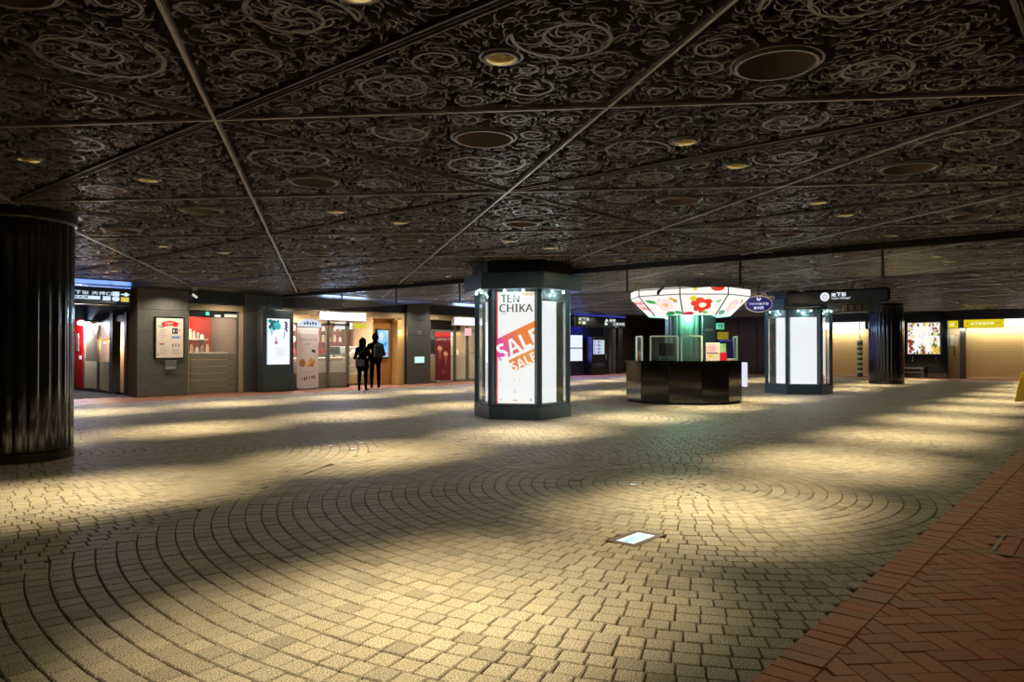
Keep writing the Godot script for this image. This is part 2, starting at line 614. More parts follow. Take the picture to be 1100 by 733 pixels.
func panel_mesh(half: float, high: float, hole: Vector2, hole_r: float, seed_: int, fine: bool) -> ArrayMesh:
	# an openwork cast panel: triangle with its apex at the origin and its base at y = high
	rng.seed = seed_
	var m := MB.new()
	var edge := Vector2(half, high).normalized()
	var done := []
	var sizes := [[0.5, 40], [0.4, 60], [0.3, 90], [0.21, 160], [0.14, 260], [0.1, 300]]
	for sz in sizes:
		for k in sz[1]:
			var r: float = sz[0] * rng.randf_range(0.85, 1.1)
			var c := Vector2(rng.randf_range(-half, half), rng.randf_range(0.0, high))
			var gap := minf(high - c.y, absf(absf(c.x) * edge.y - c.y * edge.x) if absf(c.x) * high < c.y * half else -1.0)
			if gap < r + 0.035 or c.distance_to(hole) < hole_r + r + 0.01:
				continue
			var ok := true
			for o in done:
				if c.distance_to(o[0]) < (o[1] + r) * 0.97:
					ok = false
					break
			if ok:
				done.append([c, r])
	for o in done:
		var r: float = o[1]
		var a := rng.randf() * TAU
		var way := 1.0 if rng.randf() < 0.5 else -1.0
		if r > 0.2:
			spiral(m, o[0], r * 0.97, a, way, 1.75, 0.019, 0.026, 42 if fine else 22, 34 if fine else 10)
		else:
			spiral(m, o[0], r * 0.95, a, way, 1.4, 0.013, 0.024, 18 if fine else 10, 9 if fine else 2)
	# small leaf hooks fill the ground between and inside the scrolls
	var cell := 0.056 if fine else 0.1
	var rows := int(high / cell)
	for y in rows:
		for x in range(-int(half / cell), int(half / cell) + 1):
			var c := Vector2(x + rng.randf_range(-0.4, 0.4), y + rng.randf_range(0.1, 0.9)) * cell
			var gap := minf(high - c.y, c.y * edge.x - absf(c.x) * edge.y)
			if gap < 0.05 or c.distance_to(hole) < hole_r + 0.05:
				continue
			var near := 9.0
			var mid := Vector2.ZERO
			for o in done:
				var d: float = c.distance_to(o[0]) - o[1]
				if d < near:
					near = d
					mid = o[0]
			var way := 1.0 if rng.randf() < 0.5 else -1.0
			var head := (c - mid).angle() + way * PI / 2 + rng.randf_range(-0.7, 0.7)
			m.xf = Transform3D(Basis.IDENTITY, Vector3(0, rng.randf_range(0.0, 0.014), 0))
			curl(m, c, head, way, cell * rng.randf_range(0.75, 1.25), 0.0085 if fine else 0.012, 0.016, 5 if fine else 4)
	m.xf = Transform3D.IDENTITY
	# the panel's own frame and the collar round its hole
	var e := 0.016
	var corner := [Vector2(0, e * 1.6), Vector2(half - e * 1.9, high - e), Vector2(-half + e * 1.9, high - e)]
	for k in 3:
		var a: Vector2 = corner[k]
		var b: Vector2 = corner[(k + 1) % 3]
		m.band(PackedVector2Array([a, b]), PackedFloat32Array([0.006, 0.006]), 0.03)
	var ring := PackedVector2Array()
	var rw := PackedFloat32Array()
	for k in 29:
		ring.append(hole + Vector2.from_angle(TAU * k / 28.0) * (hole_r + 0.012))
		rw.append(0.012)
	m.band(ring, rw, 0.05)
	return m.mesh()

func build_ceiling() -> void:
	var ce := struct("ceiling", "dark cast metal ceiling of openwork scroll panels between pale joint strips")
	var m := MB.new()
	m.rbox(-7.0, 37.0, 3.12, 3.4, -6.0, 29.0)
	put("slab", m, M.slab, ce)
	var tall := panel_mesh(MOD_U / 2, MOD_W / 2, Vector2(0, 1.12), 0.235, 101, true)
	var wide := panel_mesh(MOD_W / 2, MOD_U / 2, Vector2(0, 1.07), 0.105, 202, true)
	var tall_far := panel_mesh(MOD_U / 2, MOD_W / 2, Vector2(0, 1.12), 0.235, 101, false)
	var wide_far := panel_mesh(MOD_W / 2, MOD_U / 2, Vector2(0, 1.07), 0.105, 202, false)
	rng.seed = 77
	var half := Vector2(MOD_U, MOD_W) / 2.0
	var strip_mesh := bar(half, 0.01, 0.014)
	var strip_mesh_b := bar(Vector2(-half.x, half.y), 0.01, 0.014)
	for i in range(-2, 11):
		for j in range(-1, 4):
			var u := 4.075 + MOD_U * i
			var w := 2.655 + MOD_W * j
			if not (in_sight(u, w, 4.0) or view_of(u, w).length() < 4.5):
				continue
			var far := view_of(u, w).y > 10.0
			for k in 4:
				var o := MeshInstance3D.new()
				o.name = "ceiling_panel"
				o.mesh = (tall_far if far else tall) if k % 2 == 0 else (wide_far if far else wide)
				o.material_override = M.cast_metal
				o.transform = Transform3D(Basis(Vector3.UP, -PI / 2 * k), W(u, CEIL, w))
				ce.add_child(o, true)
			for s in [strip_mesh, strip_mesh_b]:
				var o := MeshInstance3D.new()
				o.name = "joint_strip"
				o.mesh = s
				o.material_override = M.joint_bright
				o.position = W(u, CEIL - 0.012, w)
				ce.add_child(o, true)
	for j in range(-1, 5):
		var w := 2.655 + MOD_W * (j - 0.5)
		m = MB.new()
		m.rbox(-3.7, 36.0, CEIL - 0.008, CEIL + 0.03, w - 0.009, w + 0.009, 0.003)
		put("joint_strip", m, M.joint_dull, ce)
	for i in range(-2, 12):
		var u := 4.075 + MOD_U * (i - 0.5)
		for s in [-1.0, 1.0]:
			m = MB.new()
			m.rbox(u + s * 0.034 - 0.008, u + s * 0.034 + 0.008, CEIL - 0.01, CEIL + 0.03, -4.0, 18.3, 0.003)
			put("joint_strip", m, M.joint_dull, ce)
		m = MB.new()
		m.rbox(u - 0.026, u + 0.026, CEIL + 0.015, CEIL + 0.04, -4.0, 18.3)
		put("joint_channel", m, M.joint_dark, ce)
	# plain soffit in front of the shops
	m = MB.new()
	m.rbox(-6.0, 36.0, CEIL - 0.02, 3.04, 18.32, 20.0)
	put("shop_soffit", m, M.black_satin, ce)
	m = MB.new()
	m.rbox(-6.0, 37.0, CEIL, 3.04, 20.0, 28.0)
	put("passage_soffit", m, M.black_satin, ce)
	soffit_lamps()
	var named := {}
	for p in [[4.075, 1.535, "largest recessed round cup, over the upper right of the picture"], [4.075, 3.775, "recessed round cup in the middle of the ceiling, left of the long bright joint"], [4.075, 6.01, "recessed round cup over the left half, nearest the diagonal joint crossing"], [7.195, 1.535, "recessed round cup near the right edge of the ceiling"], [7.195, 3.775, "recessed round cup right of the long bright joint, above the canopy"], [0.955, 3.775, "recessed round cup cut by the top left corner of the picture"], [3.005, 2.655, "nearest gold downlight, high in the middle of the ceiling"], [5.145, 2.655, "gold downlight right of the long bright joint, below the largest cup"], [3.005, 7.125, "gold downlight over the left half, near the fluted column"], [2.025, 2.655, "gold downlight cut by the top edge of the picture"]]:
		named["%d %d" % [roundi(p[0] * 10), roundi(p[1] * 10)]] = p[2]
	# recessed cups and lit downlights
	var cup: Node3D = null
	var lamp: Node3D = null
	for i in range(-2, 11):
		for j in range(-1, 4):
			var u := 4.075 + MOD_U * i
			var w := 2.655 + MOD_W * j
			for s in [-1.0, 1.0]:
				if in_sight(u, w + s * 1.12, 0.6):
					if cup == null:
						cup = make_cup()
						cup.position = W(u, CEIL, w + s * 1.12)
					else:
						copy_of(cup, W(u, CEIL, w + s * 1.12), named.get("%d %d" % [roundi(u * 10), roundi((w + s * 1.12) * 10)], FAR_CUP))
				var du: float = s * 1.07
				if (in_sight(u + du, w, 3.0) or view_of(u + du, w).length() < 4.0) and (u + du > 1.0 or j != 0):
					if lamp == null:
						lamp = make_downlight()
						lamp.position = W(u + du, CEIL, w)
					else:
						copy_of(lamp, W(u + du, CEIL, w), named.get("%d %d" % [roundi((u + du) * 10), roundi(w * 10)], FAR_LAMP))

func soffit_lamps() -> void:
	# the row of lamps in the soffit before the shops, same fitting as the plaza's
	for k in 17:
		var u := 5.6 + 1.65 * k
		var t := thing("soffit_lamp", "small round lamp in the dark soffit before the shop fronts", "downlight", W(u, CEIL - 0.02, 19.25), "lamps in the soffit before the shops")
		var m := MB.new()
		m.lathe([Vector2(0.05, 0.0), Vector2(0.052, -0.01), Vector2(0.066, -0.01), Vector2(0.07, 0.004)], Vector3.ZERO, 18)
		put("rim", m, M.rim, t)
		m = MB.new()
		m.lathe([Vector2(0.051, -0.003), Vector2(0.0, -0.002)], Vector3.ZERO, 18)
		put("lens", m, M.lamp_lens, t)
		var l := SpotLight3D.new()
		l.name = "beam"
		l.position = Vector3(0, -0.02, 0)
		l.rotation = Vector3(-PI / 2, 0, 0)
		l.light_color = Color(1.0, 0.95, 0.86)
		l.light_energy = 2.6
		l.light_size = 0.04
		l.spot_angle = 74.0
		l.spot_angle_attenuation = 0.6
		l.spot_range = 40.0
		l.spot_attenuation = 2.0
		l.shadow_enabled = true
		t.add_child(l)

func bar(half: Vector2, hw: float, high: float) -> ArrayMesh:      # a straight strip from -half to half, in (u, w)
	var m := MB.new()
	var s := Vector2(-half.y, half.x).normalized() * hw
	m.prism(PackedVector2Array([Vector2(-half.x - s.x, half.y + s.y), Vector2(half.x - s.x, -half.y + s.y), Vector2(half.x + s.x, -half.y - s.y), Vector2(-half.x + s.x, half.y - s.y)]), 0.0, high)
	return m.mesh()

func make_cup() -> Node3D:
	var t := thing("recessed_ceiling_cup", FAR_CUP, "ceiling fitting", Vector3.ZERO, "large recessed cups in the ceiling")
	var m := MB.new()
	m.lathe([Vector2(0.205, 0.0), Vector2(0.21, -0.016), Vector2(0.226, -0.016), Vector2(0.231, 0.0), Vector2(0.231, 0.05)], Vector3.ZERO, 36)
	put("rim", m, M.rim, t)
	m = MB.new()
	m.lathe([Vector2(0.206, 0.0), Vector2(0.2, 0.19), Vector2(0.0, 0.195)], Vector3.ZERO, 36)
	put("cup", m, M.cup, t)
	m = MB.new()
	m.lathe([Vector2(0.07, 0.193), Vector2(0.066, 0.182), Vector2(0.0, 0.178)], Vector3.ZERO, 20)
	put("plate", m, M.cup, t)
	m = MB.new()
	m.tube([Vector3(0, 0.185, 0), Vector3(0, 0.14, 0), Vector3(0.02, 0.115, 0), Vector3(0.014, 0.09, 0), Vector3(-0.014, 0.085, 0), Vector3(-0.026, 0.105, 0)], 0.006, 6)
	put("hook", m, M.hook, t)
	return t

func make_downlight() -> Node3D:
	var t := thing("downlight", FAR_LAMP, "downlight", Vector3.ZERO, "small downlights in the ceiling")
	var m := MB.new()
	m.lathe([Vector2(0.078, -0.004), Vector2(0.08, -0.012), Vector2(0.096, -0.012), Vector2(0.1, 0.0), Vector2(0.1, 0.05)], Vector3.ZERO, 28)
	put("rim", m, M.rim, t)
	m = MB.new()
	m.lathe([Vector2(0.08, -0.004), Vector2(0.062, 0.06)], Vector3.ZERO, 28)
	put("reflector", m, M.lamp_cup, t)
	m = MB.new()
	m.lathe([Vector2(0.063, 0.058), Vector2(0.0, 0.06)], Vector3.ZERO, 24)
	put("lens", m, M.lamp_lens, t)
	var l := SpotLight3D.new()
	l.name = "beam"
	l.position = Vector3(0, -0.02, 0)
	l.rotation = Vector3(-PI / 2, 0, 0)
	l.light_color = Color(1.0, 0.895, 0.67)
	l.light_energy = 18.0
	l.light_size = 0.05
	l.spot_angle = 27.0
	l.spot_angle_attenuation = 1.0
	l.spot_range = 60.0
	l.spot_attenuation = 2.0
	l.shadow_enabled = true
	t.add_child(l)
	var s := l.duplicate()      # the lamp's weak light outside its beam
	s.name = "spill"
	s.light_energy = 0.34
	s.spot_angle = 84.0
	s.spot_angle_attenuation = 0.3
	t.add_child(s)
	return t


# ---------------------------------------------------------------- printing: pictures drawn in code
const GLYPH := {
	"天": [[1, 2, 9, 2], [0.5, 5, 9.5, 5], [5, 2, 5, 5], [5, 5, 1, 9.5], [5, 5, 9, 9.5]],
	"神": [[2.2, 0.5, 2.8, 1.8], [0.6, 2.8, 4, 2.8], [4, 2.8, 0.6, 6.2], [2.3, 4.5, 2.3, 9.6], [5, 2, 9.4, 2], [5, 2, 5, 6.6], [9.4, 2, 9.4, 6.6], [5, 4.3, 9.4, 4.3], [5, 6.6, 9.4, 6.6], [7.2, 0.5, 7.2, 9.7]],
	"地": [[0.5, 4, 4, 4], [2.2, 1, 2.2, 7.5], [0.3, 8, 4.3, 7], [4.5, 5, 9, 3.5], [9, 3.5, 9, 6], [6.7, 1, 6.7, 7], [5.2, 2.5, 5.2, 8.7], [5.2, 8.7, 9.5, 8.7], [9.5, 8.7, 9.5, 7.5]],
	"下": [[0.5, 1.5, 9.5, 1.5], [5, 1.5, 5, 9.5], [5, 4, 8, 6]],
	"街": [[2.5, 0.5, 0.5, 3], [2.5, 3, 0.5, 5.5], [1.6, 5, 1.6, 9.5], [3.2, 2.5, 6.3, 2.5], [4.7, 1, 4.7, 4.5], [3, 4.5, 6.5, 4.5], [3.2, 6.5, 6.3, 6.5], [4.7, 5, 4.7, 9], [3, 9, 6.5, 8.8], [7.2, 2, 9.5, 2], [7, 4.5, 9.8, 4.5], [8.4, 4.5, 8.4, 9.3]],
	"案": [[1, 2.2, 9, 2.2], [5, 0.5, 5, 2.2], [1, 3.6, 9, 3.6], [4.5, 2.4, 2.5, 5.2], [6.5, 3.6, 3, 5.5], [0.8, 6.5, 9.2, 6.5], [5, 5.3, 5, 9.7], [5, 6.5, 1, 9.3], [5, 6.5, 9, 9.3]],
	"内": [[1.2, 2.5, 1.2, 9.5], [1.2, 2.5, 8.8, 2.5], [8.8, 2.5, 8.8, 9.5], [5, 0.5, 5, 4], [5, 4, 2.5, 7.5], [5, 4.5, 7.5, 7]],
	"所": [[0.7, 1, 5, 1], [1.2, 2.8, 4.6, 2.8], [1.2, 5, 4.6, 5], [4.6, 2.8, 4.6, 5], [1.2, 2.8, 1.2, 6], [1.2, 6, 0.5, 9.5], [9, 1, 6, 2], [6, 2, 6, 6], [6, 6, 5, 9.5], [6, 4.5, 9.7, 4.5], [8.2, 4.5, 8.2, 9.7]],
	"口": [[1.5, 2, 8.5, 2], [1.5, 2, 1.5, 8.5], [8.5, 2, 8.5, 8.5], [1.5, 8.5, 8.5, 8.5]],
}

func sheet(w: int, h: int, c: Color) -> Image:
	var im := Image.create(w, h, false, Image.FORMAT_RGBA8)
	im.fill(c)
	return im

func rect(im: Image, x: float, y: float, w: float, h: float, c: Color) -> void:
	im.fill_rect(Rect2i(int(round(x)), int(round(y)), maxi(1, int(round(w))), maxi(1, int(round(h)))), c)

func oval(im: Image, cx: float, cy: float, rx: float, ry: float, c: Color, turn := 0.0) -> void:
	var r := ceili(maxf(rx, ry))
	for y in range(maxi(0, int(cy) - r), mini(im.get_height(), int(cy) + r + 1)):
		for x in range(maxi(0, int(cx) - r), mini(im.get_width(), int(cx) + r + 1)):
			var p := Vector2(x + 0.5 - cx, y + 0.5 - cy).rotated(-turn)
			if (p.x / rx) ** 2 + (p.y / ry) ** 2 <= 1.0:
				im.set_pixel(x, y, c)

func facet(im: Image, a: Vector2, b: Vector2, d: Vector2, c: Color) -> void:
	var area := (b - a).cross(d - a)
	if absf(area) < 1e-6:
		return
	for y in range(maxi(0, floori(minf(a.y, minf(b.y, d.y)))), mini(im.get_height(), ceili(maxf(a.y, maxf(b.y, d.y))) + 1)):
		for x in range(maxi(0, floori(minf(a.x, minf(b.x, d.x)))), mini(im.get_width(), ceili(maxf(a.x, maxf(b.x, d.x))) + 1)):
			var p := Vector2(x + 0.5, y + 0.5)
			var s := (b - a).cross(p - a) / area
			var t := (p - a).cross(d - a) / area
			if s >= -0.001 and t >= -0.001 and s + t <= 1.001:
				im.set_pixel(x, y, c)

func stroke(im: Image, a: Vector2, b: Vector2, wide: float, c: Color) -> void:
	var s := (b - a).normalized().orthogonal() * wide / 2.0
	facet(im, a + s, b + s, b - s, c)
	facet(im, a + s, b - s, a - s, c)

func lettering(im: Image, text: String, font: Font, place: Transform2D, c: Color) -> float:
	# text one unit high with its baseline's left end at the origin of place (y downwards); gives its width
	var tm := TextMesh.new()
	tm.font = font
	tm.font_size = 64
	tm.pixel_size = 1.0 / 46.0
	tm.depth = 0.0
	tm.text = text
	tm.horizontal_alignment = HORIZONTAL_ALIGNMENT_LEFT
	tm.vertical_alignment = VERTICAL_ALIGNMENT_BOTTOM
	var a := tm.surface_get_arrays(0)
	var v: PackedVector3Array = a[Mesh.ARRAY_VERTEX]
	var ix: PackedInt32Array = a[Mesh.ARRAY_INDEX] if a[Mesh.ARRAY_INDEX] != null else PackedInt32Array()
	if ix.is_empty():
		for i in v.size():
			ix.append(i)
	var lo := Vector2(1e9, 1e9)
	var hi := Vector2(-1e9, -1e9)
	for p in v:
		lo = lo.min(Vector2(p.x, p.y))
		hi = hi.max(Vector2(p.x, p.y))
	for i in range(0, ix.size(), 3):
		var t := []
		for k in 3:
			var p := v[ix[i + k]]
			t.append(place * Vector2(p.x - lo.x, lo.y - p.y))
		facet(im, t[0], t[1], t[2], c)
	return hi.x - lo.x

func write(im: Image, text: String, x: float, y: float, high: float, c: Color, font: Font = null, turn := 0.0, stretch := 1.0) -> float:
	return high * stretch * lettering(im, text, font if font else sans, Transform2D(turn, Vector2(high * stretch, high), 0.0, Vector2(x, y)), c)

func kanji(im: Image, text: String, x: float, y: float, size: float, c: Color, wide := 0.1) -> void:
	for k in text.length():
		for s in GLYPH.get(text[k], []):
			stroke(im, Vector2(x + size * (k * 1.08 + s[0] / 10.0), y + size * s[1] / 10.0), Vector2(x + size * (k * 1.08 + s[2] / 10.0), y + size * s[3] / 10.0), size * wide, c)

func flower(im: Image, cx: float, cy: float, r: float, petals: int, c: Color, heart: Color, outline := Color.TRANSPARENT) -> void:
	for pass_ in 2:
		for k in petals:
			var a := TAU * k / petals + 0.3
			var p := Vector2(cx, cy) + Vector2.from_angle(a) * r * 0.62
			if pass_ == 0 and outline.a > 0.0:
				oval(im, p.x, p.y, r * 0.45, r * 0.38, outline, a)
			elif pass_ == 1:
				oval(im, p.x, p.y, r * 0.39, r * 0.32, c, a)
	oval(im, cx, cy, r * 0.36, r * 0.33, heart)

func area_light(parent: Node3D, at: Vector3, facing: Vector3, sx: float, sy: float, c: Color, energy: float) -> void:
	var l := AreaLight3D.new()
	l.name = "light"
	l.area_size = Vector2(sx, sy)
	l.light_color = c
	l.light_energy = energy
	l.area_range = 60.0
	l.shadow_enabled = true
	parent.add_child(l, true)
	l.look_at_from_position(at, at + facing, Vector3.UP if absf(facing.y) < 0.9 else Vector3.RIGHT)

func bulb(parent: Node3D, at: Vector3, c: Color, energy: float, size := 0.08) -> void:
	var l := OmniLight3D.new()
	l.name = "light"
	l.light_color = c
	l.light_energy = energy
	l.light_size = size
	l.omni_range = 40.0
	l.omni_attenuation = 2.0
	l.shadow_enabled = true
	l.position = at - parent.position
	parent.add_child(l, true)

# ---------------------------------------------------------------- room shell and shop fronts
func slats(t: Node3D, called: String, material: Material, u0: float, u1: float, w0: float, w1: float, h0: float, h1: float, n: int) -> void:
	for k in n:
		var a := h0 + (h1 - h0) * k / n
		var b := h0 + (h1 - h0) * (k + 1) / n
		rpart(t, called, material, u0, u1, a + 0.006, b - 0.006, w0, w1, 0.008)

func build_shell() -> void:
	# the side of the plaza with the shops
	var wl := struct("wall_left", "dark shop side of the plaza with tiled pilasters and a dark fascia")
	rpart(wl, "wall", M.taupe, -6.0, 4.5, 0, 3.12, 20.0, 20.3)
	rpart(wl, "passage_wall", M.taupe, 4.2, 4.5, 0, 3.12, 20.3, 27.0)
	rpart(wl, "passage_end", M.dark_brown, 4.2, 12.0, 0, 3.12, 27.0, 27.3)
	rpart(wl, "passage_fascia", M.navy, 8.5, 8.65, 2.22, 2.9, 21.3, 27.0)
	rpart(wl, "passage_wall", M.black_satin, 8.5, 8.65, 0, 3.12, 20.45, 21.3)
	rpart(wl, "passage_pier", M.umber, 8.42, 8.6, 0, 2.3, 21.3, 21.45)
	rpart(wl, "passage_pier", M.taupe, 8.40, 8.62, 0, 2.3, 22.2, 22.42)
	rpart(wl, "passage_door_head", M.black_satin, 8.42, 8.6, 2.05, 2.22, 21.3, 22.3)
	rpart(wl, "store_room_wall", M.umber, 9.15, 9.25, 0, 2.6, 21.0, 27.0)
	rpart(wl, "passage_floor_edge", M.black_satin, 8.5, 8.62, 0, 0.05, 21.3, 27.0)
	# pilasters: [u0, u1, material, front w]
	for p in [[8.13, 9.47, "taupe", 19.85], [17.42, 18.52, "grey_tile", 19.85], [22.9, 23.9, "grey_tile", 19.85], [26.2, 27.2, "grey_tile", 19.85]]:
		var y := 0.0
		for k in 5:      # stone slabs with open joints
			rpart(wl, "pilaster_slab", M[p[2]], p[0], p[1], y + 0.003, y + 0.577, p[3], p[3] + 0.05, 0.003)
			y += 0.58
		rpart(wl, "pilaster_core", M.black_matt if p[2] != "taupe" else M.umber, p[0] + 0.01, p[1] - 0.01, 0, 3.0, p[3] + 0.04, 21.3 if p[2] != "taupe" else 20.45)
	for p in [[11.2, 12.5]]:
		rpart(wl, "pier", M.grey_tile, p[0], 11.9, 0, 3.0, 19.95, 20.6, 0.01)
		rpart(wl, "pier", M.charcoal, 11.93, p[1], 0, 3.0, 20.0, 20.6, 0.01)
	# dark fascia over each bay and the beige frame below it
	for p in [[9.47, 11.2], [12.5, 17.42], [18.52, 22.9], [23.9, 26.2]]:
		rpart(wl, "fascia", M.navy, p[0], p[1], 2.55, 2.95, 19.98, 20.25)
		rpart(wl, "bay_head", M.beige, p[0], p[1], 2.36, 2.55, 20.02, 20.2, 0.01)
		rpart(wl, "bay_jamb", M.beige, p[0], p[0] + 0.07, 0, 2.36, 20.02, 20.2, 0.01)
		rpart(wl, "bay_jamb", M.beige, p[1] - 0.13, p[1], 0, 2.36, 20.02, 20.2, 0.01)
		rpart(wl, "shop_ceiling", M.white, p[0], p[1], 2.56, 2.62, 20.2, 23.4)
		rpart(wl, "shop_partition", M.taupe if p[0] < 10.0 else M.cream, p[1] - 0.02, p[1] + 0.05, 0, 2.6, 20.2, 23.4)
		rpart(wl, "shop_partition", M.cream, p[0] - 0.05, p[0] + 0.02, 0, 2.6, 20.2, 23.4)
	rpart(wl, "shop_back_wall", M.red_gloss, 9.47, 11.2, 0, 2.56, 21.9, 22.0)
	rpart(wl, "shop_back_wall", M.cream, 12.5, 17.42, 0, 2.56, 23.3, 23.4)
	rpart(wl, "shop_back_wall", M.navy, 18.52, 22.9, 0, 2.56, 22.6, 22.7)
	rpart(wl, "shop_back_wall", M.cream, 23.9, 26.2, 0, 2.56, 22.6, 22.7)
	rpart(wl, "wall", M.navy, 27.2, 31.6, 0, 3.12, 20.2, 20.5)
	rpart(wl, "wall", M.dark_brown, 32.0, 36.3, 0, 3.12, 20.6, 20.9)
	rpart(wl, "pier", M.black_matt, 31.6, 32.0, 0, 3.12, 20.0, 20.6, 0.01)
	# the far end
	var we := struct("wall_end", "far end wall with dark panels and beige shutters")
	rpart(we, "wall", M.dark_brown, 36.25, 36.5, 0, 3.12, 11.6, 28.0)
	for k in 9:
		rpart(we, "wall_panel", M.umber if k % 3 == 1 else M.dark_brown, 36.17, 36.26, 0.08, 2.75, 11.75 + k * 0.98, 12.70 + k * 0.98, 0.008)
	rpart(we, "fascia", M.navy, 36.0, 36.4, 2.52, 3.12, -4.5, 11.6)
	rpart(we, "pier", M.umber, 36.0, 36.4, 0, 2.52, 11.28, 11.6, 0.01)
	rpart(we, "wall", M.dark_brown, 36.1, 36.5, 0, 3.12, 7.95, 9.3)
	rpart(we, "wall", M.beige, 36.2, 36.5, 0, 2.52, 5.77, 6.2)
	rpart(we, "pier", M.grey_tile, 36.0, 36.4, 0, 2.52, 5.56, 5.77, 0.01)
	rpart(we, "wall", M.dark_brown, 36.1, 36.5, 0, 2.52, -4.5, 1.0)
	var wr := struct("wall_right", "plain brown wall beyond the brick walk")
	rpart(wr, "wall", M.taupe, -6.0, 36.5, 0, 3.12, -4.8, -4.5)
	var wb := struct("wall_back", "plain brown wall behind the viewer")
	rpart(wb, "wall", M.taupe, -6.3, -6.0, 0, 3.12, -4.8, 20.3)
	shop_one()
	shop_two()
	shop_three()
	passage_shop()
	far_bay()
	end_wall_things()

func shelf_goods(list: Array, label: String, group: String, category: String) -> void:
	# [u, h, w, radius, height, material]
	for g in list:
		var t := thing("jar", label, category, W(g[0], g[1], g[2]), group)
		var m := MB.new()
		m.lathe([Vector2(0, 0), Vector2(g[3], 0), Vector2(g[3], g[4] * 0.7), Vector2(g[3] * 0.6, g[4] * 0.82), Vector2(g[3] * 0.6, g[4] * 0.88)], Vector3.ZERO, 10)
		put("body", m, M[g[5]], t)
		m = MB.new()
		m.lathe([Vector2(g[3] * 0.66, g[4] * 0.88), Vector2(g[3] * 0.66, g[4]), Vector2(0, g[4])], Vector3.ZERO, 10)
		put("lid", m, M.white, t)

func shop_one() -> void:
	# closed see-through shutter with a red kitchen behind it
	mat("shutter", Color(0.62, 0.57, 0.5, 0.2), 0.3)
	M.shutter.transparency = BaseMaterial3D.TRANSPARENCY_ALPHA
	mat("shutter_solid", Color(0.47, 0.435, 0.385), 0.5)
	var t := thing("roller_shutter", "closed taupe roller shutter with a see-through upper half in front of the red kitchen", "shutter", W(10.3, 0, 20.1))
	rpart(t, "rail", M.beige, 9.54, 9.6, 0, 2.36, 20.06, 20.14, 0.008)
	rpart(t, "rail", M.taupe, 11.0, 11.07, 0, 2.36, 20.06, 20.14, 0.008)
	slats(t, "slat", M.shutter_solid, 9.6, 11.0, 20.085, 20.115, 0.02, 1.16, 6)
	for k in 7:
		rpart(t, "clear_slat", M.shutter, 9.6, 11.0, 1.165 + k * 0.145, 1.305 + k * 0.145, 20.09, 20.105, 0.0)
	rpart(t, "hood", M.black_satin, 9.55, 11.06, 2.18, 2.36, 20.06, 20.3, 0.02)
	var c := thing("kitchen_counter", "pale counter behind the see-through shutter", "counter", W(10.3, 0, 21.0))
	rpart(c, "front", M.cream, 9.55, 11.1, 0, 1.12, 20.75, 20.8)
	rpart(c, "top", M.white, 9.55, 11.1, 1.12, 1.17, 20.7, 21.3, 0.01)
	var s := thing("wall_shelf", "white shelf on the red kitchen wall behind the shutter", "shelf", W(10.3, 1.5, 21.8))
	rpart(s, "board", M.white, 9.7, 10.9, 1.55, 1.58, 21.55, 21.88)
	for u in [9.8, 10.8]:
		rpart(s, "bracket", M.steel, u, u + 0.03, 1.42, 1.55, 21.6, 21.88)
	for k in 9:
		jar_on(9.78 + k * 0.125, 1.58, 21.7, 0.035 + 0.012 * (k % 3), 0.14 + 0.05 * ((k * 7) % 4), ["white", "cream", "white", "steel"][k % 4], "small pale jar on the shelf of the red kitchen", "jars on the red kitchen's shelf")
	for k in 6:
		jar_on(9.75 + k * 0.16, 1.17, 20.9, 0.045, 0.16 + 0.04 * (k % 3), ["white", "steel", "cream"][k % 3], "small pale pot standing on the kitchen counter behind the shutter", "pots on the kitchen counter")
	var l := thing("pendant_lamp", "round glowing orange lamp hanging in the red kitchen", "lamp", W(9.95, 2.1, 21.4))
	var m := MB.new(l.position)
	m.lathe([Vector2(0, 1.9), Vector2(0.08, 1.93), Vector2(0.1, 2.0), Vector2(0.06, 2.07), Vector2(0.012, 2.1), Vector2(0.012, 2.56)], W(9.95, 0, 21.4), 14)
	glow("orange_lamp", Color(1.0, 0.62, 0.25), 1.6)
	put("shade", m, M.orange_lamp, l)
	bulb(l, W(9.95, 1.82, 21.4), Color(1.0, 0.75, 0.5), 1.1)
	var k := thing("kitchen_light", "flat ceiling light of the red kitchen", "light", W(10.5, 2.5, 21.3))
	glow("kitchen_panel", Color(1.0, 0.93, 0.85), 1.2)
	rpart(k, "panel", M.kitchen_panel, 10.2, 10.9, 2.53, 2.56, 21.1, 21.5)
	area_light(k, W(10.55, 2.515, 21.3), Vector3.DOWN, 0.6, 0.35, Color(1.0, 0.95, 0.9), 4.0)
	# green emergency light and two notices in the hood
	glow("green_lamp", Color(0.35, 1.0, 0.72), 1.4)
	var g := thing("emergency_lamp", "small glowing green lamp over the see-through shutter", "lamp", W(10.08, 2.3, 20.0))
	m = MB.new(g.position)
	m.lathe([Vector2(0.0, 2.22), Vector2(0.045, 2.235), Vector2(0.05, 2.28), Vector2(0.03, 2.32), Vector2(0.0, 2.33)], W(10.08, 0, 19.98), 12)
	put("lens", m, M.green_lamp, g)
	rpart(g, "bracket", M.steel, 10.06, 10.1, 2.26, 2.3, 19.99, 20.058)
	var n := thing("notice_strip", "small white notices on the shutter hood", "notice", W(10.6, 2.2, 20.05))
	rpart(n, "paper", M.white, 10.32, 10.5, 2.19, 2.25, 20.04, 20.055)
	rpart(n, "paper", M.white, 10.62, 11.0, 2.19, 2.28, 20.04, 20.055)

func jar_on(u: float, h: float, w: float, r: float, high: float, material: String, label: String, group: String) -> void:
	shelf_goods([[u, h, w, r, high, material]], label, group, "jar")

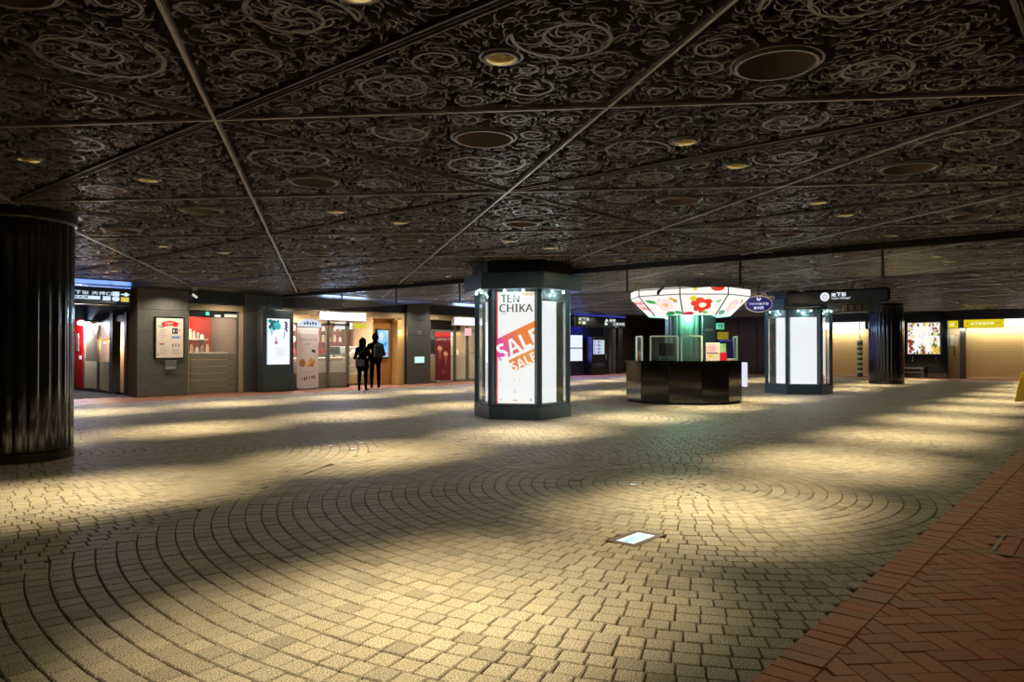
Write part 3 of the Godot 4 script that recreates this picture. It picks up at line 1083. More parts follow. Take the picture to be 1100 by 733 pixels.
func shop_two() -> void:
	# counter, showcase, red shelving
	glow("shop_strip", Color(0.92, 0.95, 1.0), 1.25)
	var c := thing("service_counter", "low pale service counter inside the lit snack shop", "counter", W(14.2, 0, 21.2))
	rpart(c, "front", M.beige, 12.6, 15.6, 0, 0.92, 21.2, 21.26)
	rpart(c, "top", M.cream, 12.6, 15.62, 0.92, 0.97, 21.15, 21.8, 0.01)
	rpart(c, "side", M.beige, 15.56, 15.6, 0, 0.92, 21.26, 21.8)
	var s := thing("glass_showcase", "white lit glass showcase of pastries beside the two people", "showcase", W(16.3, 0, 21.6))
	rpart(s, "plinth", M.beige, 15.7, 16.95, 0, 0.35, 21.5, 22.2, 0.01)
	rpart(s, "back", M.white, 15.72, 16.93, 0.35, 1.32, 22.1, 22.16)
	for h in [0.36, 0.66, 0.98]:
		rpart(s, "shelf", M.white, 15.72, 16.93, h, h + 0.02, 21.55, 22.1)
	rpart(s, "glass", M.glass, 15.7, 16.95, 0.35, 1.32, 21.5, 21.51)
	rpart(s, "top", M.cream, 15.68, 16.97, 1.32, 1.36, 21.48, 22.2, 0.01)
	rpart(s, "lamp_tube", M.shop_strip, 15.75, 16.9, 1.295, 1.32, 21.54, 21.58)
	area_light(s, W(16.32, 1.285, 21.56), Vector3(0, -1.0, -0.6), 1.1, 0.05, Color(1.0, 0.93, 0.82), 0.5)
	for k in 5:
		for r in 2:
			jar_on(15.84 + k * 0.23, 0.68 + r * 0.32, 21.75, 0.06, 0.13, ["cream", "beige", "umber"][(k + r) % 3], "small brown pastry jar inside the lit glass showcase", "jars in the glass showcase")
	var b := thing("red_shelving", "red shelving with white packages on the back wall of the snack shop", "shelving", W(15.7, 0, 23.1))
	rpart(b, "back_panel", M.red_gloss, 14.2, 17.2, 1.1, 2.2, 23.2, 23.28)
	for h in [1.1, 1.5, 1.9]:
		rpart(b, "board", M.red_gloss, 14.2, 17.2, h, h + 0.03, 22.9, 23.2)
	for u in [14.2, 15.2, 16.2, 17.17]:
		rpart(b, "upright", M.red_gloss, u, u + 0.03, 0.6, 2.2, 22.9, 23.2)
	rpart(b, "cupboard", M.umber, 14.2, 17.2, 0, 1.1, 22.9, 23.28, 0.01)
	for k in 22:
		jar_on(14.34 + (k % 11) * 0.25, 1.53 + 0.4 * (k / 11), 23.05, 0.06, 0.2 + 0.05 * (k % 2), ["white", "cream", "white", "beige"][k % 4], "pale package on the red shelving of the snack shop", "packages on the red shelving")
	var ws := thing("wood_panel", "honey coloured wooden panel at the right of the snack shop", "panel", W(16.7, 0, 20.35))
	mat("honey", Color(0.66, 0.44, 0.22), 0.5)
	for k in 6:
		rpart(ws, "board", M.honey, 16.28 + k * 0.165, 16.44 + k * 0.165, 0, 2.36, 20.36, 20.4, 0.004)
	mat("honey_light", Color(0.78, 0.62, 0.40), 0.5)
	var jm := thing("wooden_jamb", "pale wooden jamb with a small lamp at the right of the snack shop", "jamb", W(17.2, 0, 20.2))
	rpart(jm, "post", M.honey_light, 17.08, 17.28, 0, 2.3, 19.99, 20.34, 0.01)
	glow("jamb_lamp", Color(1.0, 0.80, 0.5), 1.6)
	var m := MB.new(jm.position)
	m.lathe([Vector2(0, 1.9), Vector2(0.03, 1.91), Vector2(0.025, 1.98), Vector2(0, 1.98)], W(17.18, 0, 19.93), 10)
	put("lamp", m, M.jamb_lamp, jm)
	rpart(jm, "bracket", M.steel, 17.165, 17.195, 1.97, 2.0, 19.92, 20.0)
	bulb(jm, W(17.18, 1.86, 19.9), Color(1.0, 0.8, 0.5), 0.25, 0.03)
	# menu screen
	var im := sheet(64, 128, Color(0.55, 0.80, 0.98))
	oval(im, 20, 30, 14, 20, Color(0.8, 0.92, 1.0))
	oval(im, 40, 70, 22, 9, Color(0.3, 0.6, 0.9), -0.7)
	oval(im, 26, 88, 16, 5, Color(0.85, 0.95, 1.0), -0.6)
	rect(im, 38, 108, 20, 12, Color(0.85, 0.4, 0.5))
	write(im, "MENU", 30, 118, 7, Color.WHITE)
	var sc := thing("menu_screen", "upright light blue menu screen on the wooden panel", "screen", W(16.63, 0.95, 20.3))
	rpart(sc, "frame", M.black_satin, 16.36, 16.92, 0.94, 1.97, 20.26, 20.36, 0.01)
	m = start(sc)
	m.q(W(16.4, 0.98, 20.255), W(16.88, 0.98, 20.255), W(16.88, 1.93, 20.255), W(16.4, 1.93, 20.255))
	put("display", m, backlit("menu_print", im, 0.95), sc)
	area_light(sc, W(16.64, 1.45, 20.2), Vector3(0, 0, 1), 0.46, 0.9, Color(0.6, 0.85, 1.0), 0.08)
	# strip light box over the door, and the glow of the room
	var lb := thing("light_box", "long glowing white light box over the snack shop door", "light box", W(14.7, 2.17, 19.9))
	rpart(lb, "case", M.white, 13.76, 15.62, 2.19, 2.49, 19.90, 20.02, 0.01)
	rpart(lb, "face", M.shop_strip, 13.8, 15.58, 2.21, 2.47, 19.88, 19.90)
	area_light(lb, W(14.7, 2.34, 19.86), Vector3(0, 0, 1), 1.75, 0.26, Color(0.66, 0.80, 1.0), 6.0)
	for p in [[13.5, 21.5], [15.8, 21.3], [14.6, 22.4]]:
		var d := thing("shop_ceiling_light", "square glowing ceiling panel inside the snack shop", "light", W(p[0], 2.55, p[1]), "ceiling panels in the snack shop")
		rpart(d, "panel", M.shop_strip, p[0] - 0.3, p[0] + 0.3, 2.53, 2.56, p[1] - 0.3, p[1] + 0.3)
		area_light(d, W(p[0], 2.52, p[1]), Vector3.DOWN, 0.55, 0.55, Color(1.0, 0.93, 0.84), 9.0)
	# glass front
	var g := thing("shop_glazing", "tall glass front of the snack shop in steel frames", "glazing", W(13.6, 0, 20.1))
	mat("frame_grey", Color(0.43, 0.42, 0.39), 0.4, 0.4)
	for u in [12.57, 14.14, 14.92]:
		rpart(g, "mullion", M.frame_grey, u, u + (0.12 if u > 13.0 else 0.06), 0, 2.36, 20.05, 20.15, 0.008)
	rpart(g, "sill", M.frame_grey, 12.57, 15.04, 0, 0.08, 20.05, 20.15)
	rpart(g, "transom", M.frame_grey, 12.57, 15.04, 2.04, 2.1, 20.05, 20.15)
	for p in [[12.63, 14.14], [14.26, 14.92]]:
		rpart(g, "pane", M.glass, p[0], p[1], 0.08, 2.04, 20.095, 20.105)
		mat("frost", Color(0.72, 0.71, 0.68, 0.82), 0.5)
		M.frost.transparency = BaseMaterial3D.TRANSPARENCY_ALPHA
		rpart(g, "frosted_band", M.frost, p[0], p[1], 0.08, 0.86, 20.085, 20.094)
	rpart(g, "kick_panel", M.shutter_solid, 12.63, 14.14, 0.09, 0.5, 20.076, 20.084)
	rpart(g, "kick_panel", M.shutter_solid, 14.26, 14.92, 0.09, 0.5, 20.076, 20.084)
	# banner stand
	im = sheet(180, 384, Color(0.86, 0.79, 0.82))
	rect(im, 0, 0, 180, 40, Color(0.95, 0.91, 0.92))
	write(im, "Premium Plus", 26, 84, 17, Color(0.5, 0.42, 0.45), serif)
	write(im, "2021", 66, 112, 15, Color(0.5, 0.42, 0.45), serif)
	rect(im, 44, 128, 70, 2, Color(0.7, 0.62, 0.66))
	oval(im, 138, 150, 17, 10, Color(0.22, 0.16, 0.2), 0.3)
	oval(im, 45, 226, 27, 24, Color(0.66, 0.42, 0.2))
	oval(im, 43, 222, 19, 15, Color(0.8, 0.56, 0.3))
	oval(im, 44, 224, 10, 8, Color(0.6, 0.36, 0.16))
	facet(im, Vector2(80, 246), Vector2(108, 192), Vector2(150, 210), Color(0.86, 0.64, 0.3))
	facet(im, Vector2(80, 246), Vector2(150, 210), Vector2(136, 252), Color(0.76, 0.5, 0.22))
	oval(im, 96, 232, 10, 6, Color(0.93, 0.78, 0.5), -0.4)
	rect(im, 40, 282, 100, 3, Color(0.78, 0.62, 0.68))
	for k in 6:
		rect(im, 40 + k * 20, 316 - (k * 13) % 11, 6 + (k * 5) % 7, 16 + (k * 7) % 9, Color(0.16, 0.13, 0.16))
	var bn := thing("banner_stand", "white roll-up banner with brown pastries in front of the snack shop", "banner", W(13.25, 0, 19.8))
	rpart(bn, "foot", M.steel, 12.86, 13.64, 0.0, 0.06, 19.72, 19.92, 0.01)
	rpart(bn, "pole", M.steel, 13.235, 13.265, 0.06, 1.95, 19.86, 19.88)
	rpart(bn, "top_bar", M.steel, 12.84, 13.66, 1.93, 1.97, 19.80, 19.84, 0.01)
	m = start(bn)
	m.q(W(12.86, 0.05, 19.80), W(13.64, 0.05, 19.80), W(13.64, 1.94, 19.80), W(12.86, 1.94, 19.80))
	m.q(W(13.64, 0.05, 19.806), W(12.86, 0.05, 19.806), W(12.86, 1.94, 19.806), W(13.64, 1.94, 19.806))
	put("sheet", m, printed("banner_print", im), bn)
	# cloud-shaped shop sign
	var cl := thing("cloud_sign", "white cloud-shaped shop sign above the pastry banner", "sign", W(13.35, 2.0, 20.0))
	m = MB.new(cl.position)
	var pts := PackedVector2Array()
	for k in 40:
		var a := TAU * k / 40.0
		pts.append(Vector2(0.42 * cos(a), maxf(-0.05, 0.19 * sin(a))) * (1.0 + 0.05 * absf(sin(a * 5.0))))
	m.xf = Transform3D(Basis(Vector3.RIGHT, PI / 2), W(13.42, 2.02, 19.96))
	m.prism(mirror(pts), -0.02, 0.02)
	put("board", m, glow("cloud_white", Color(0.85, 0.93, 1.0), 0.85), cl)
	m = MB.new(cl.position)
	for k in 5:
		m.rbox(13.2 + k * 0.1, 13.26 + k * 0.1, 2.04, 2.11 + 0.03 * (k % 2), 19.93, 19.938)
	put("lettering", m, M.charcoal, cl)
	# hanging shop signs in white and yellow
	var hs := thing("hanging_shop_sign", "white and yellow lit sign hanging under the light box of the snack shop", "sign", W(15.2, 1.95, 20.3))
	glow("sign_white", Color(1.0, 0.98, 0.97), 0.9)
	glow("sign_yellow", Color(0.9, 0.85, 0.25), 0.8)
	rpart(hs, "white_plate", M.sign_white, 14.65, 15.35, 1.93, 2.16, 20.3, 20.34, 0.01)
	rpart(hs, "yellow_plate", M.sign_yellow, 15.4, 15.95, 1.98, 2.14, 20.3, 20.34, 0.01)
	rpart(hs, "hanger", M.steel, 14.9, 14.92, 2.14, 2.56, 20.31, 20.33)
	rpart(hs, "hanger", M.steel, 15.7, 15.72, 2.12, 2.56, 20.31, 20.33)
	# stool-like black register on the counter
	var rg := thing("cash_register", "black cash register screen on the snack shop counter", "register", W(15.3, 0.97, 21.3))
	rpart(rg, "screen", M.black_satin, 15.06, 15.56, 1.06, 1.36, 21.28, 21.32, 0.01)
	rpart(rg, "foot", M.black_satin, 15.2, 15.46, 0.97, 1.0, 21.24, 21.44, 0.01)
	rpart(rg, "neck", M.black_satin, 15.3, 15.36, 1.0, 1.08, 21.31, 21.34)
	var cr := thing("price_card", "white card standing on the counter at the left of the snack shop", "card", W(12.9, 0.97, 21.2))
	rpart(cr, "card", M.white, 12.72, 13.05, 1.0, 1.38, 21.2, 21.22)
	rpart(cr, "stand", M.steel, 12.74, 13.12, 0.97, 1.0, 21.17, 21.27)

func mirror(p: PackedVector2Array) -> PackedVector2Array:
	var o := PackedVector2Array()
	for x in p:
		o.append(Vector2(x.x, -x.y))
	return o

func shop_three() -> void:
	var im := sheet(160, 360, Color(0.42, 0.03, 0.13))
	rect(im, 0, 0, 160, 34, Color(0.86, 0.22, 0.22))
	write(im, "LAVARETTI", 13, 62, 20, Color(0.92, 0.8, 0.8), serif)
	for c in [[48.0, 130.0, 26.0], [108.0, 170.0, 24.0]]:
		facet(im, Vector2(c[0] - c[2] * 0.62, c[1]), Vector2(c[0] + c[2] * 0.62, c[1]), Vector2(c[0], c[1] + 92), Color(0.72, 0.42, 0.2))
		facet(im, Vector2(c[0] - c[2] * 0.2, c[1]), Vector2(c[0] + c[2] * 0.62, c[1]), Vector2(c[0], c[1] + 92), Color(0.62, 0.34, 0.15))
		oval(im, c[0], c[1] - 8, c[2], 14, Color(0.87, 0.62, 0.48))
		oval(im, c[0] - 4, c[1] - 18, c[2] * 0.66, 11, Color(0.92, 0.7, 0.55))
	oval(im, 84, 290, 5, 7, Color(0.85, 0.6, 0.6))
	var b := thing("banner_stand", "dark red roll-up banner with two ice cream cones beside the grey pilaster", "banner", W(19.2, 0, 19.9))
	rpart(b, "foot", M.steel, 18.78, 19.6, 0.0, 0.06, 19.80, 20.0, 0.01)
	rpart(b, "pole", M.steel, 19.18, 19.21, 0.06, 1.9, 19.92, 19.94)
	rpart(b, "top_bar", M.steel, 18.76, 19.62, 1.88, 1.92, 19.86, 19.9, 0.01)
	var m := start(b)
	m.q(W(18.78, 0.05, 19.86), W(19.6, 0.05, 19.86), W(19.6, 1.9, 19.86), W(18.78, 1.9, 19.86))
	m.q(W(19.6, 0.05, 19.866), W(18.78, 0.05, 19.866), W(18.78, 1.9, 19.866), W(19.6, 1.9, 19.866))
	put("sheet", m, printed("red_banner_print", im), b)
	var lb := thing("light_box", "glowing white light box over the ice cream shop", "light box", W(20.8, 2.17, 19.9))
	rpart(lb, "case", M.white, 19.78, 21.9, 2.17, 2.49, 19.90, 20.02, 0.01)
	rpart(lb, "face", M.shop_strip, 19.82, 21.86, 2.19, 2.47, 19.88, 19.90)
	area_light(lb, W(20.8, 2.33, 19.86), Vector3(0, 0, 1), 2.0, 0.26, Color(0.66, 0.80, 1.0), 6.0)
	var c := thing("service_counter", "cream service counter inside the ice cream shop", "counter", W(20.7, 0, 20.9))
	rpart(c, "front", M.cream, 18.6, 22.7, 0, 1.0, 20.9, 20.95)
	rpart(c, "top", M.white, 18.6, 22.72, 1.0, 1.04, 20.85, 21.4, 0.01)
	var g := thing("shop_glazing", "glass front of the ice cream shop in grey frames", "glazing", W(20.7, 0, 20.1))
	for u in [18.62, 19.98, 20.68, 21.5]:
		rpart(g, "mullion", M.frame_grey, u, u + 0.11, 0, 2.36, 20.05, 20.15, 0.008)
	rpart(g, "sill", M.frame_grey, 18.6, 22.77, 0, 0.07, 20.05, 20.15)
	rpart(g, "transom", M.frame_grey, 18.6, 22.77, 1.93, 1.99, 20.05, 20.15)
	for p in [[18.73, 19.98], [20.09, 20.68], [20.79, 21.5], [21.61, 22.77]]:
		rpart(g, "pane", M.glass, p[0], p[1], 0.07, 1.93, 20.095, 20.105)
	var s := thing("square_sign", "small square pink lit sign over the ice cream shop counter", "sign", W(20.75, 1.9, 20.0))
	glow("sign_pink", Color(1.0, 0.75, 0.78), 0.95)
	rpart(s, "plate", M.sign_pink, 20.5, 20.86, 1.78, 2.08, 19.98, 20.03, 0.01)
	rpart(s, "hanger", M.steel, 20.67, 20.69, 2.08, 2.2, 20.0, 20.02)
	var d := thing("shop_ceiling_light", "square glowing ceiling panel inside the ice cream shop", "light", W(20.7, 2.55, 21.3))
	rpart(d, "panel", M.shop_strip, 20.3, 21.1, 2.53, 2.56, 21.0, 21.6)
	area_light(d, W(20.7, 2.52, 21.3), Vector3.DOWN, 0.75, 0.55, Color(1.0, 0.92, 0.82), 9.0)
	for k in 4:
		jar_on(20.2 + k * 0.5, 1.04, 21.1, 0.07, 0.2, ["cream", "beige"][k % 2], "pale tub on the ice cream shop counter", "tubs on the ice cream counter")
	var cb := thing("beige_cabinet", "beige cabinet with a lamp at the right of the ice cream shop", "cabinet", W(21.8, 0, 21.3))
	rpart(cb, "body", M.beige, 21.3, 22.6, 1.04, 1.95, 21.35, 21.8, 0.01)
	rpart(cb, "door", M.honey_light, 21.34, 21.93, 1.1, 1.9, 21.33, 21.35, 0.005)
	rpart(cb, "door", M.honey_light, 21.97, 22.56, 1.1, 1.9, 21.33, 21.35, 0.005)
	# lit plate and small sign on the grey pilaster
	var p := thing("lit_plate", "small white lit plate low on the dark grey pilaster", "plate", W(17.95, 0.8, 19.85))
	glow("plate_glow", Color(0.80, 0.97, 0.92), 1.0)
	rpart(p, "frame", M.steel, 17.72, 18.22, 0.74, 1.0, 19.83, 19.85, 0.005)
	rpart(p, "face", M.plate_glow, 17.74, 18.20, 0.76, 0.98, 19.822, 19.83)
	var q := thing("pilaster_sign", "small dull grey sign high on the dark grey pilaster", "sign", W(17.98, 1.8, 19.85))
	rpart(q, "plate", M.steel, 17.84, 18.12, 1.78, 1.93, 19.835, 19.85, 0.004)

func passage_shop() -> void:
	# on the passage's right wall, facing -u
	var r := thing("red_shop_panel", "glossy red panel at the end of the passage behind the fluted column", "panel", W(8.5, 0, 25.6))
	rpart(r, "panel", M.red_gloss, 8.5, 8.58, 0.05, 2.2, 24.75, 26.6, 0.01)
	rpart(r, "grey_plate", M.taupe, 8.48, 8.5, 1.2, 1.75, 25.05, 25.2)
	rpart(r, "notice", M.white, 8.485, 8.5, 0.95, 1.06, 24.82, 25.0)
	var d := thing("sliding_glass_door", "two-leaf beige glass door with orange lamps behind it in the passage", "door", W(8.55, 0, 23.6))
	for p in [[22.45, 23.55], [23.6, 24.7]]:
		var leaf := rpart(d, "leaf", M.shutter, 8.53, 8.55, 0.06, 2.0, p[0] + 0.06, p[1] - 0.06)
		for s in [[p[0], p[0] + 0.06, 0.03, 2.06], [p[1] - 0.06, p[1], 0.03, 2.06]]:
			rpart(d, "stile", M.frame_grey, 8.51, 8.57, s[2], s[3], s[0], s[1], 0.005, leaf)
		rpart(d, "lower_panel", M.beige, 8.525, 8.53, 0.08, 0.9, p[0] + 0.06, p[1] - 0.06, 0.0, leaf)
	rpart(d, "header", M.navy, 8.5, 8.6, 2.0, 2.22, 22.4, 24.75)
	rpart(d, "back_panel", M.shutter_solid, 9.0, 9.05, 0, 2.2, 22.4, 24.75)
	for p in [[22.9, 1.55], [23.45, 1.55], [23.75, 1.5]]:
		var l := thing("pendant_lamp", "small round orange lamp glowing behind the passage glass door", "lamp", W(8.8, p[1], p[0]), "orange lamps behind the passage door")
		var m := MB.new(l.position)
		m.lathe([Vector2(0, p[1] - 0.08), Vector2(0.09, p[1] - 0.03), Vector2(0.09, p[1] + 0.04), Vector2(0.008, p[1] + 0.09), Vector2(0.008, 2.4)], W(8.8, 0, p[0]), 12)
		put("shade", m, M.orange_lamp, l)
		bulb(l, W(8.74, p[1] - 0.13, p[0]), Color(1.0, 0.75, 0.5), 1.2, 0.03)
	var s := thing("wall_lamp", "bluish white lamp over the red panel of the passage", "lamp", W(8.45, 2.05, 24.5))
	glow("blue_white", Color(0.75, 0.87, 1.0), 2.0)
	var m := MB.new(s.position)
	m.lathe([Vector2(0, 1.98), Vector2(0.1, 2.0), Vector2(0.12, 2.08), Vector2(0.06, 2.14), Vector2(0, 2.15)], W(8.36, 0, 24.45), 14)
	put("globe", m, M.blue_white, s)
	rpart(s, "bracket", M.steel, 8.4, 8.52, 2.12, 2.15, 24.43, 24.47)
	bulb(s, W(8.28, 1.92, 24.4), Color(0.9, 0.93, 1.0), 6.0, 0.1)
	var o := thing("round_awning_sign", "small rounded grey sign with a white and red lit plate in the passage", "sign", W(8.4, 1.9, 23.9))
	rpart(o, "hood", M.taupe, 8.3, 8.5, 2.02, 2.14, 23.5, 24.1, 0.05)
	rpart(o, "lit_plate", M.sign_pink, 8.4, 8.44, 1.68, 1.96, 23.65, 23.95, 0.01)
	var ad := thing("doorway_panel", "brown lit door leaf in the dark doorway beside the beige pilaster", "door", W(8.8, 0, 21.9))
	mat("door_brown", Color(0.36, 0.26, 0.17), 0.5)
	rpart(ad, "leaf", M.door_brown, 8.9, 8.95, 0, 2.05, 21.45, 22.2, 0.01)
	rpart(ad, "handle", M.steel, 8.87, 8.9, 0.9, 1.15, 21.55, 21.58, 0.008)
	# direction sign over the passage
	var im := sheet(512, 96, Color(0.02, 0.025, 0.05))
	var wt := Color(0.85, 0.93, 1.0)
	rect(im, 176, 16, 7, 66, wt)
	rect(im, 30, 40, 62, 36, wt)
	facet(im, Vector2(40, 40), Vector2(85, 40), Vector2(66, 14), wt)
	kanji(im, "地下街", 262, 18, 26, wt, 0.13)
	kanji(im, "天神口", 356, 18, 26, wt, 0.13)
	rect(im, 438, 16, 30, 30, wt)
	facet(im, Vector2(478, 32), Vector2(496, 18), Vector2(496, 46), wt)
	facet(im, Vector2(512, 32), Vector2(494, 16), Vector2(494, 48), wt)
	rect(im, 474, 28, 24, 8, wt)
	facet(im, Vector2(190, 60), Vector2(216, 44), Vector2(216, 76), wt)
	rect(im, 212, 50, 178, 22, wt)
	kanji(im, "案内所天神", 246, 52, 18, Color(0.05, 0.06, 0.1), 0.12)
	rect(im, 400, 48, 32, 28, wt)
	oval(im, 453, 63, 16, 16, wt)
	rect(im, 474, 50, 34, 30, Color(0.85, 0.78, 0.3))
	write(im, "i Subway", 390, 94, 11, Color(0.75, 0.75, 0.75))
	var sg := thing("direction_sign", "long black direction sign with white arrows hanging over the passage entrance", "sign", W(6.4, 2.45, 20.0))
	rpart(sg, "case", M.black_satin, 4.9, 8.0, 2.4, 2.84, 19.92, 20.08, 0.02)
	m = start(sg)
	m.q(W(4.95, 2.43, 19.915), W(7.96, 2.43, 19.915), W(7.96, 2.81, 19.915), W(4.95, 2.81, 19.915))
	put("print", m, backlit("direction_print", im, 0.95), sg)
	glow("blue_strip", Color(0.55, 0.68, 1.0), 0.9)
	rpart(sg, "strip_light", M.blue_strip, 4.9, 8.0, 2.845, 2.87, 19.95, 20.05)
	for u in [5.4, 7.0]:
		rpart(sg, "hanger", M.black_satin, u, u + 0.03, 2.84, 3.0, 19.985, 20.015)
	area_light(sg, W(6.5, 2.62, 19.88), Vector3(0, -0.5, 1), 2.9, 0.36, Color(0.45, 0.6, 1.0), 3.0)
	# poster and plate on the beige pilaster
	im = sheet(200, 280, Color(0.93, 0.86, 0.80))
	for k in 9:
		var a := -PI / 2 + (k - 4) * 0.1
		oval(im, 100 + cos(a) * 110, 145 + sin(a) * 110, 20, 17, Color(0.85, 0.14, 0.12))
	write(im, "EVENT", 66, 44, 15, Color(1, 0.85, 0.8), sans_bold)
	oval(im, 36, 62, 22, 7, Color(0.55, 0.66, 0.66), 0.3)
	for k in 5:
		rect(im, 22, 82 + k * 13, 62 - (k * 17) % 23, 4, Color(0.74, 0.68, 0.66))
	rect(im, 116, 70, 42, 40, Color(0.2, 0.18, 0.2))
	oval(im, 129, 90, 5, 11, Color(0.95, 0.95, 0.95))
	oval(im, 146, 90, 6, 8, Color(0.6, 0.55, 0.5))
	oval(im, 172, 84, 6, 6, Color(0.85, 0.35, 0.3))
	oval(im, 172, 32, 5, 5, Color(0.85, 0.3, 0.3))
	rect(im, 112, 126, 64, 18, Color(0.55, 0.64, 0.78))
	rect(im, 24, 176, 36, 14, Color(0.76, 0.42, 0.5))
	for k in 3:
		rect(im, 118 + k * 22, 180, 10, 26, Color(0.62, 0.5, 0.56))
	for k in 5:
		rect(im, 26, 202 + k * 12, 60 - (k * 11) % 19, 4, Color(0.78, 0.7, 0.7))
		rect(im, 116, 218 + k * 9, 62 - (k * 7) % 13, 3, Color(0.68, 0.6, 0.66))
	rect(im, 10, 250, 5, 14, Color(0.15, 0.12, 0.12))
	var ps := thing("framed_poster", "framed white event poster with a red arched title on the beige pilaster", "poster", W(8.95, 1.02, 19.84))
	rpart(ps, "frame", M.black_satin, 8.54, 9.35, 1.0, 2.14, 19.80, 19.85, 0.01)
	m = start(ps)
	m.q(W(8.585, 1.04, 19.797), W(9.305, 1.04, 19.797), W(9.305, 2.1, 19.797), W(8.585, 2.1, 19.797))
	put("sheet", m, printed("event_print", im, 0.35), ps)
	var bx := thing("wall_box", "small grey metal box under the event poster", "box", W(8.97, 0.72, 19.84))
	rpart(bx, "case", M.steel, 8.82, 9.12, 0.72, 0.96, 19.79, 19.85, 0.01)
	rpart(bx, "lid", M.frame_grey, 8.84, 9.10, 0.80, 0.95, 19.78, 19.79, 0.004)
	# spotlight under the soffit
	var sp := thing("track_spot", "small white spotlight under the soffit beside the beige pilaster", "spotlight", W(9.6, 2.7, 19.9))
	m = MB.new(sp.position)
	m.tube([W(9.62, 2.78, 19.9), W(9.68, 2.70, 19.8)], 0.035, 10)
	put("head", m, glow("spot_head", Color(0.95, 0.93, 0.85), 0.7), sp)
	rpart(sp, "stem", M.steel, 9.61, 9.63, 2.76, 2.88, 19.89, 19.91)
	# digital signage stand
	im = sheet(144, 256, Color(0.95, 0.96, 0.98))
	rect(im, 0, 0, 6, 256, Color(0.75, 0.85, 1.0))
	for k in 16:
		oval(im, 20 + (k * 29) % 62, 14 + (k * 17) % 44, 13, 9, [Color(0.1, 0.65, 0.66), Color(0.05, 0.45, 0.5), Color(0.3, 0.75, 0.72), Color(0.08, 0.3, 0.42)][k % 4], k * 0.7)
	oval(im, 30, 70, 8, 22, Color(0.5, 0.85, 0.85))
	for k in 6:
		oval(im, 118 + (k * 7) % 14, 20 + k * 9, 8, 6, [Color(0.15, 0.2, 0.4), Color(0.35, 0.3, 0.5)][k % 2], k * 0.9)
	stroke(im, Vector2(112, 70), Vector2(106, 112), 5, Color(0.4, 0.45, 0.7))
	oval(im, 58, 122, 5, 22, Color(0.9, 0.6, 0.65))
	oval(im, 58, 134, 10, 9, Color(0.65, 0.4, 0.5))
	for k in 5:
		rect(im, 48 + (k * 11) % 17, 164 + k * 10, 40 + (k * 13) % 21, 3, Color(0.8, 0.76, 0.82))
	var ds := thing("digital_signage_stand", "dark grey upright signage stand with a bright white screen between two shops", "signage", W(11.97, 0, 19.6))
	rpart(ds, "cabinet", M.charcoal, 11.46, 12.5, 0.0, 2.44, 19.42, 19.72, 0.015)
	m = start(ds)
	m.q(W(11.60, 0.81, 19.417), W(12.36, 0.81, 19.417), W(12.36, 2.17, 19.417), W(11.60, 2.17, 19.417))
	put("screen", m, backlit("signage_print", im, 1.0), ds)
	rpart(ds, "plinth", M.black_satin, 11.44, 12.52, 0.0, 0.05, 19.40, 19.74)
	area_light(ds, W(11.98, 1.49, 19.39), Vector3(0, 0, 1), 0.72, 1.3, Color(0.85, 0.92, 1.0), 0.25)

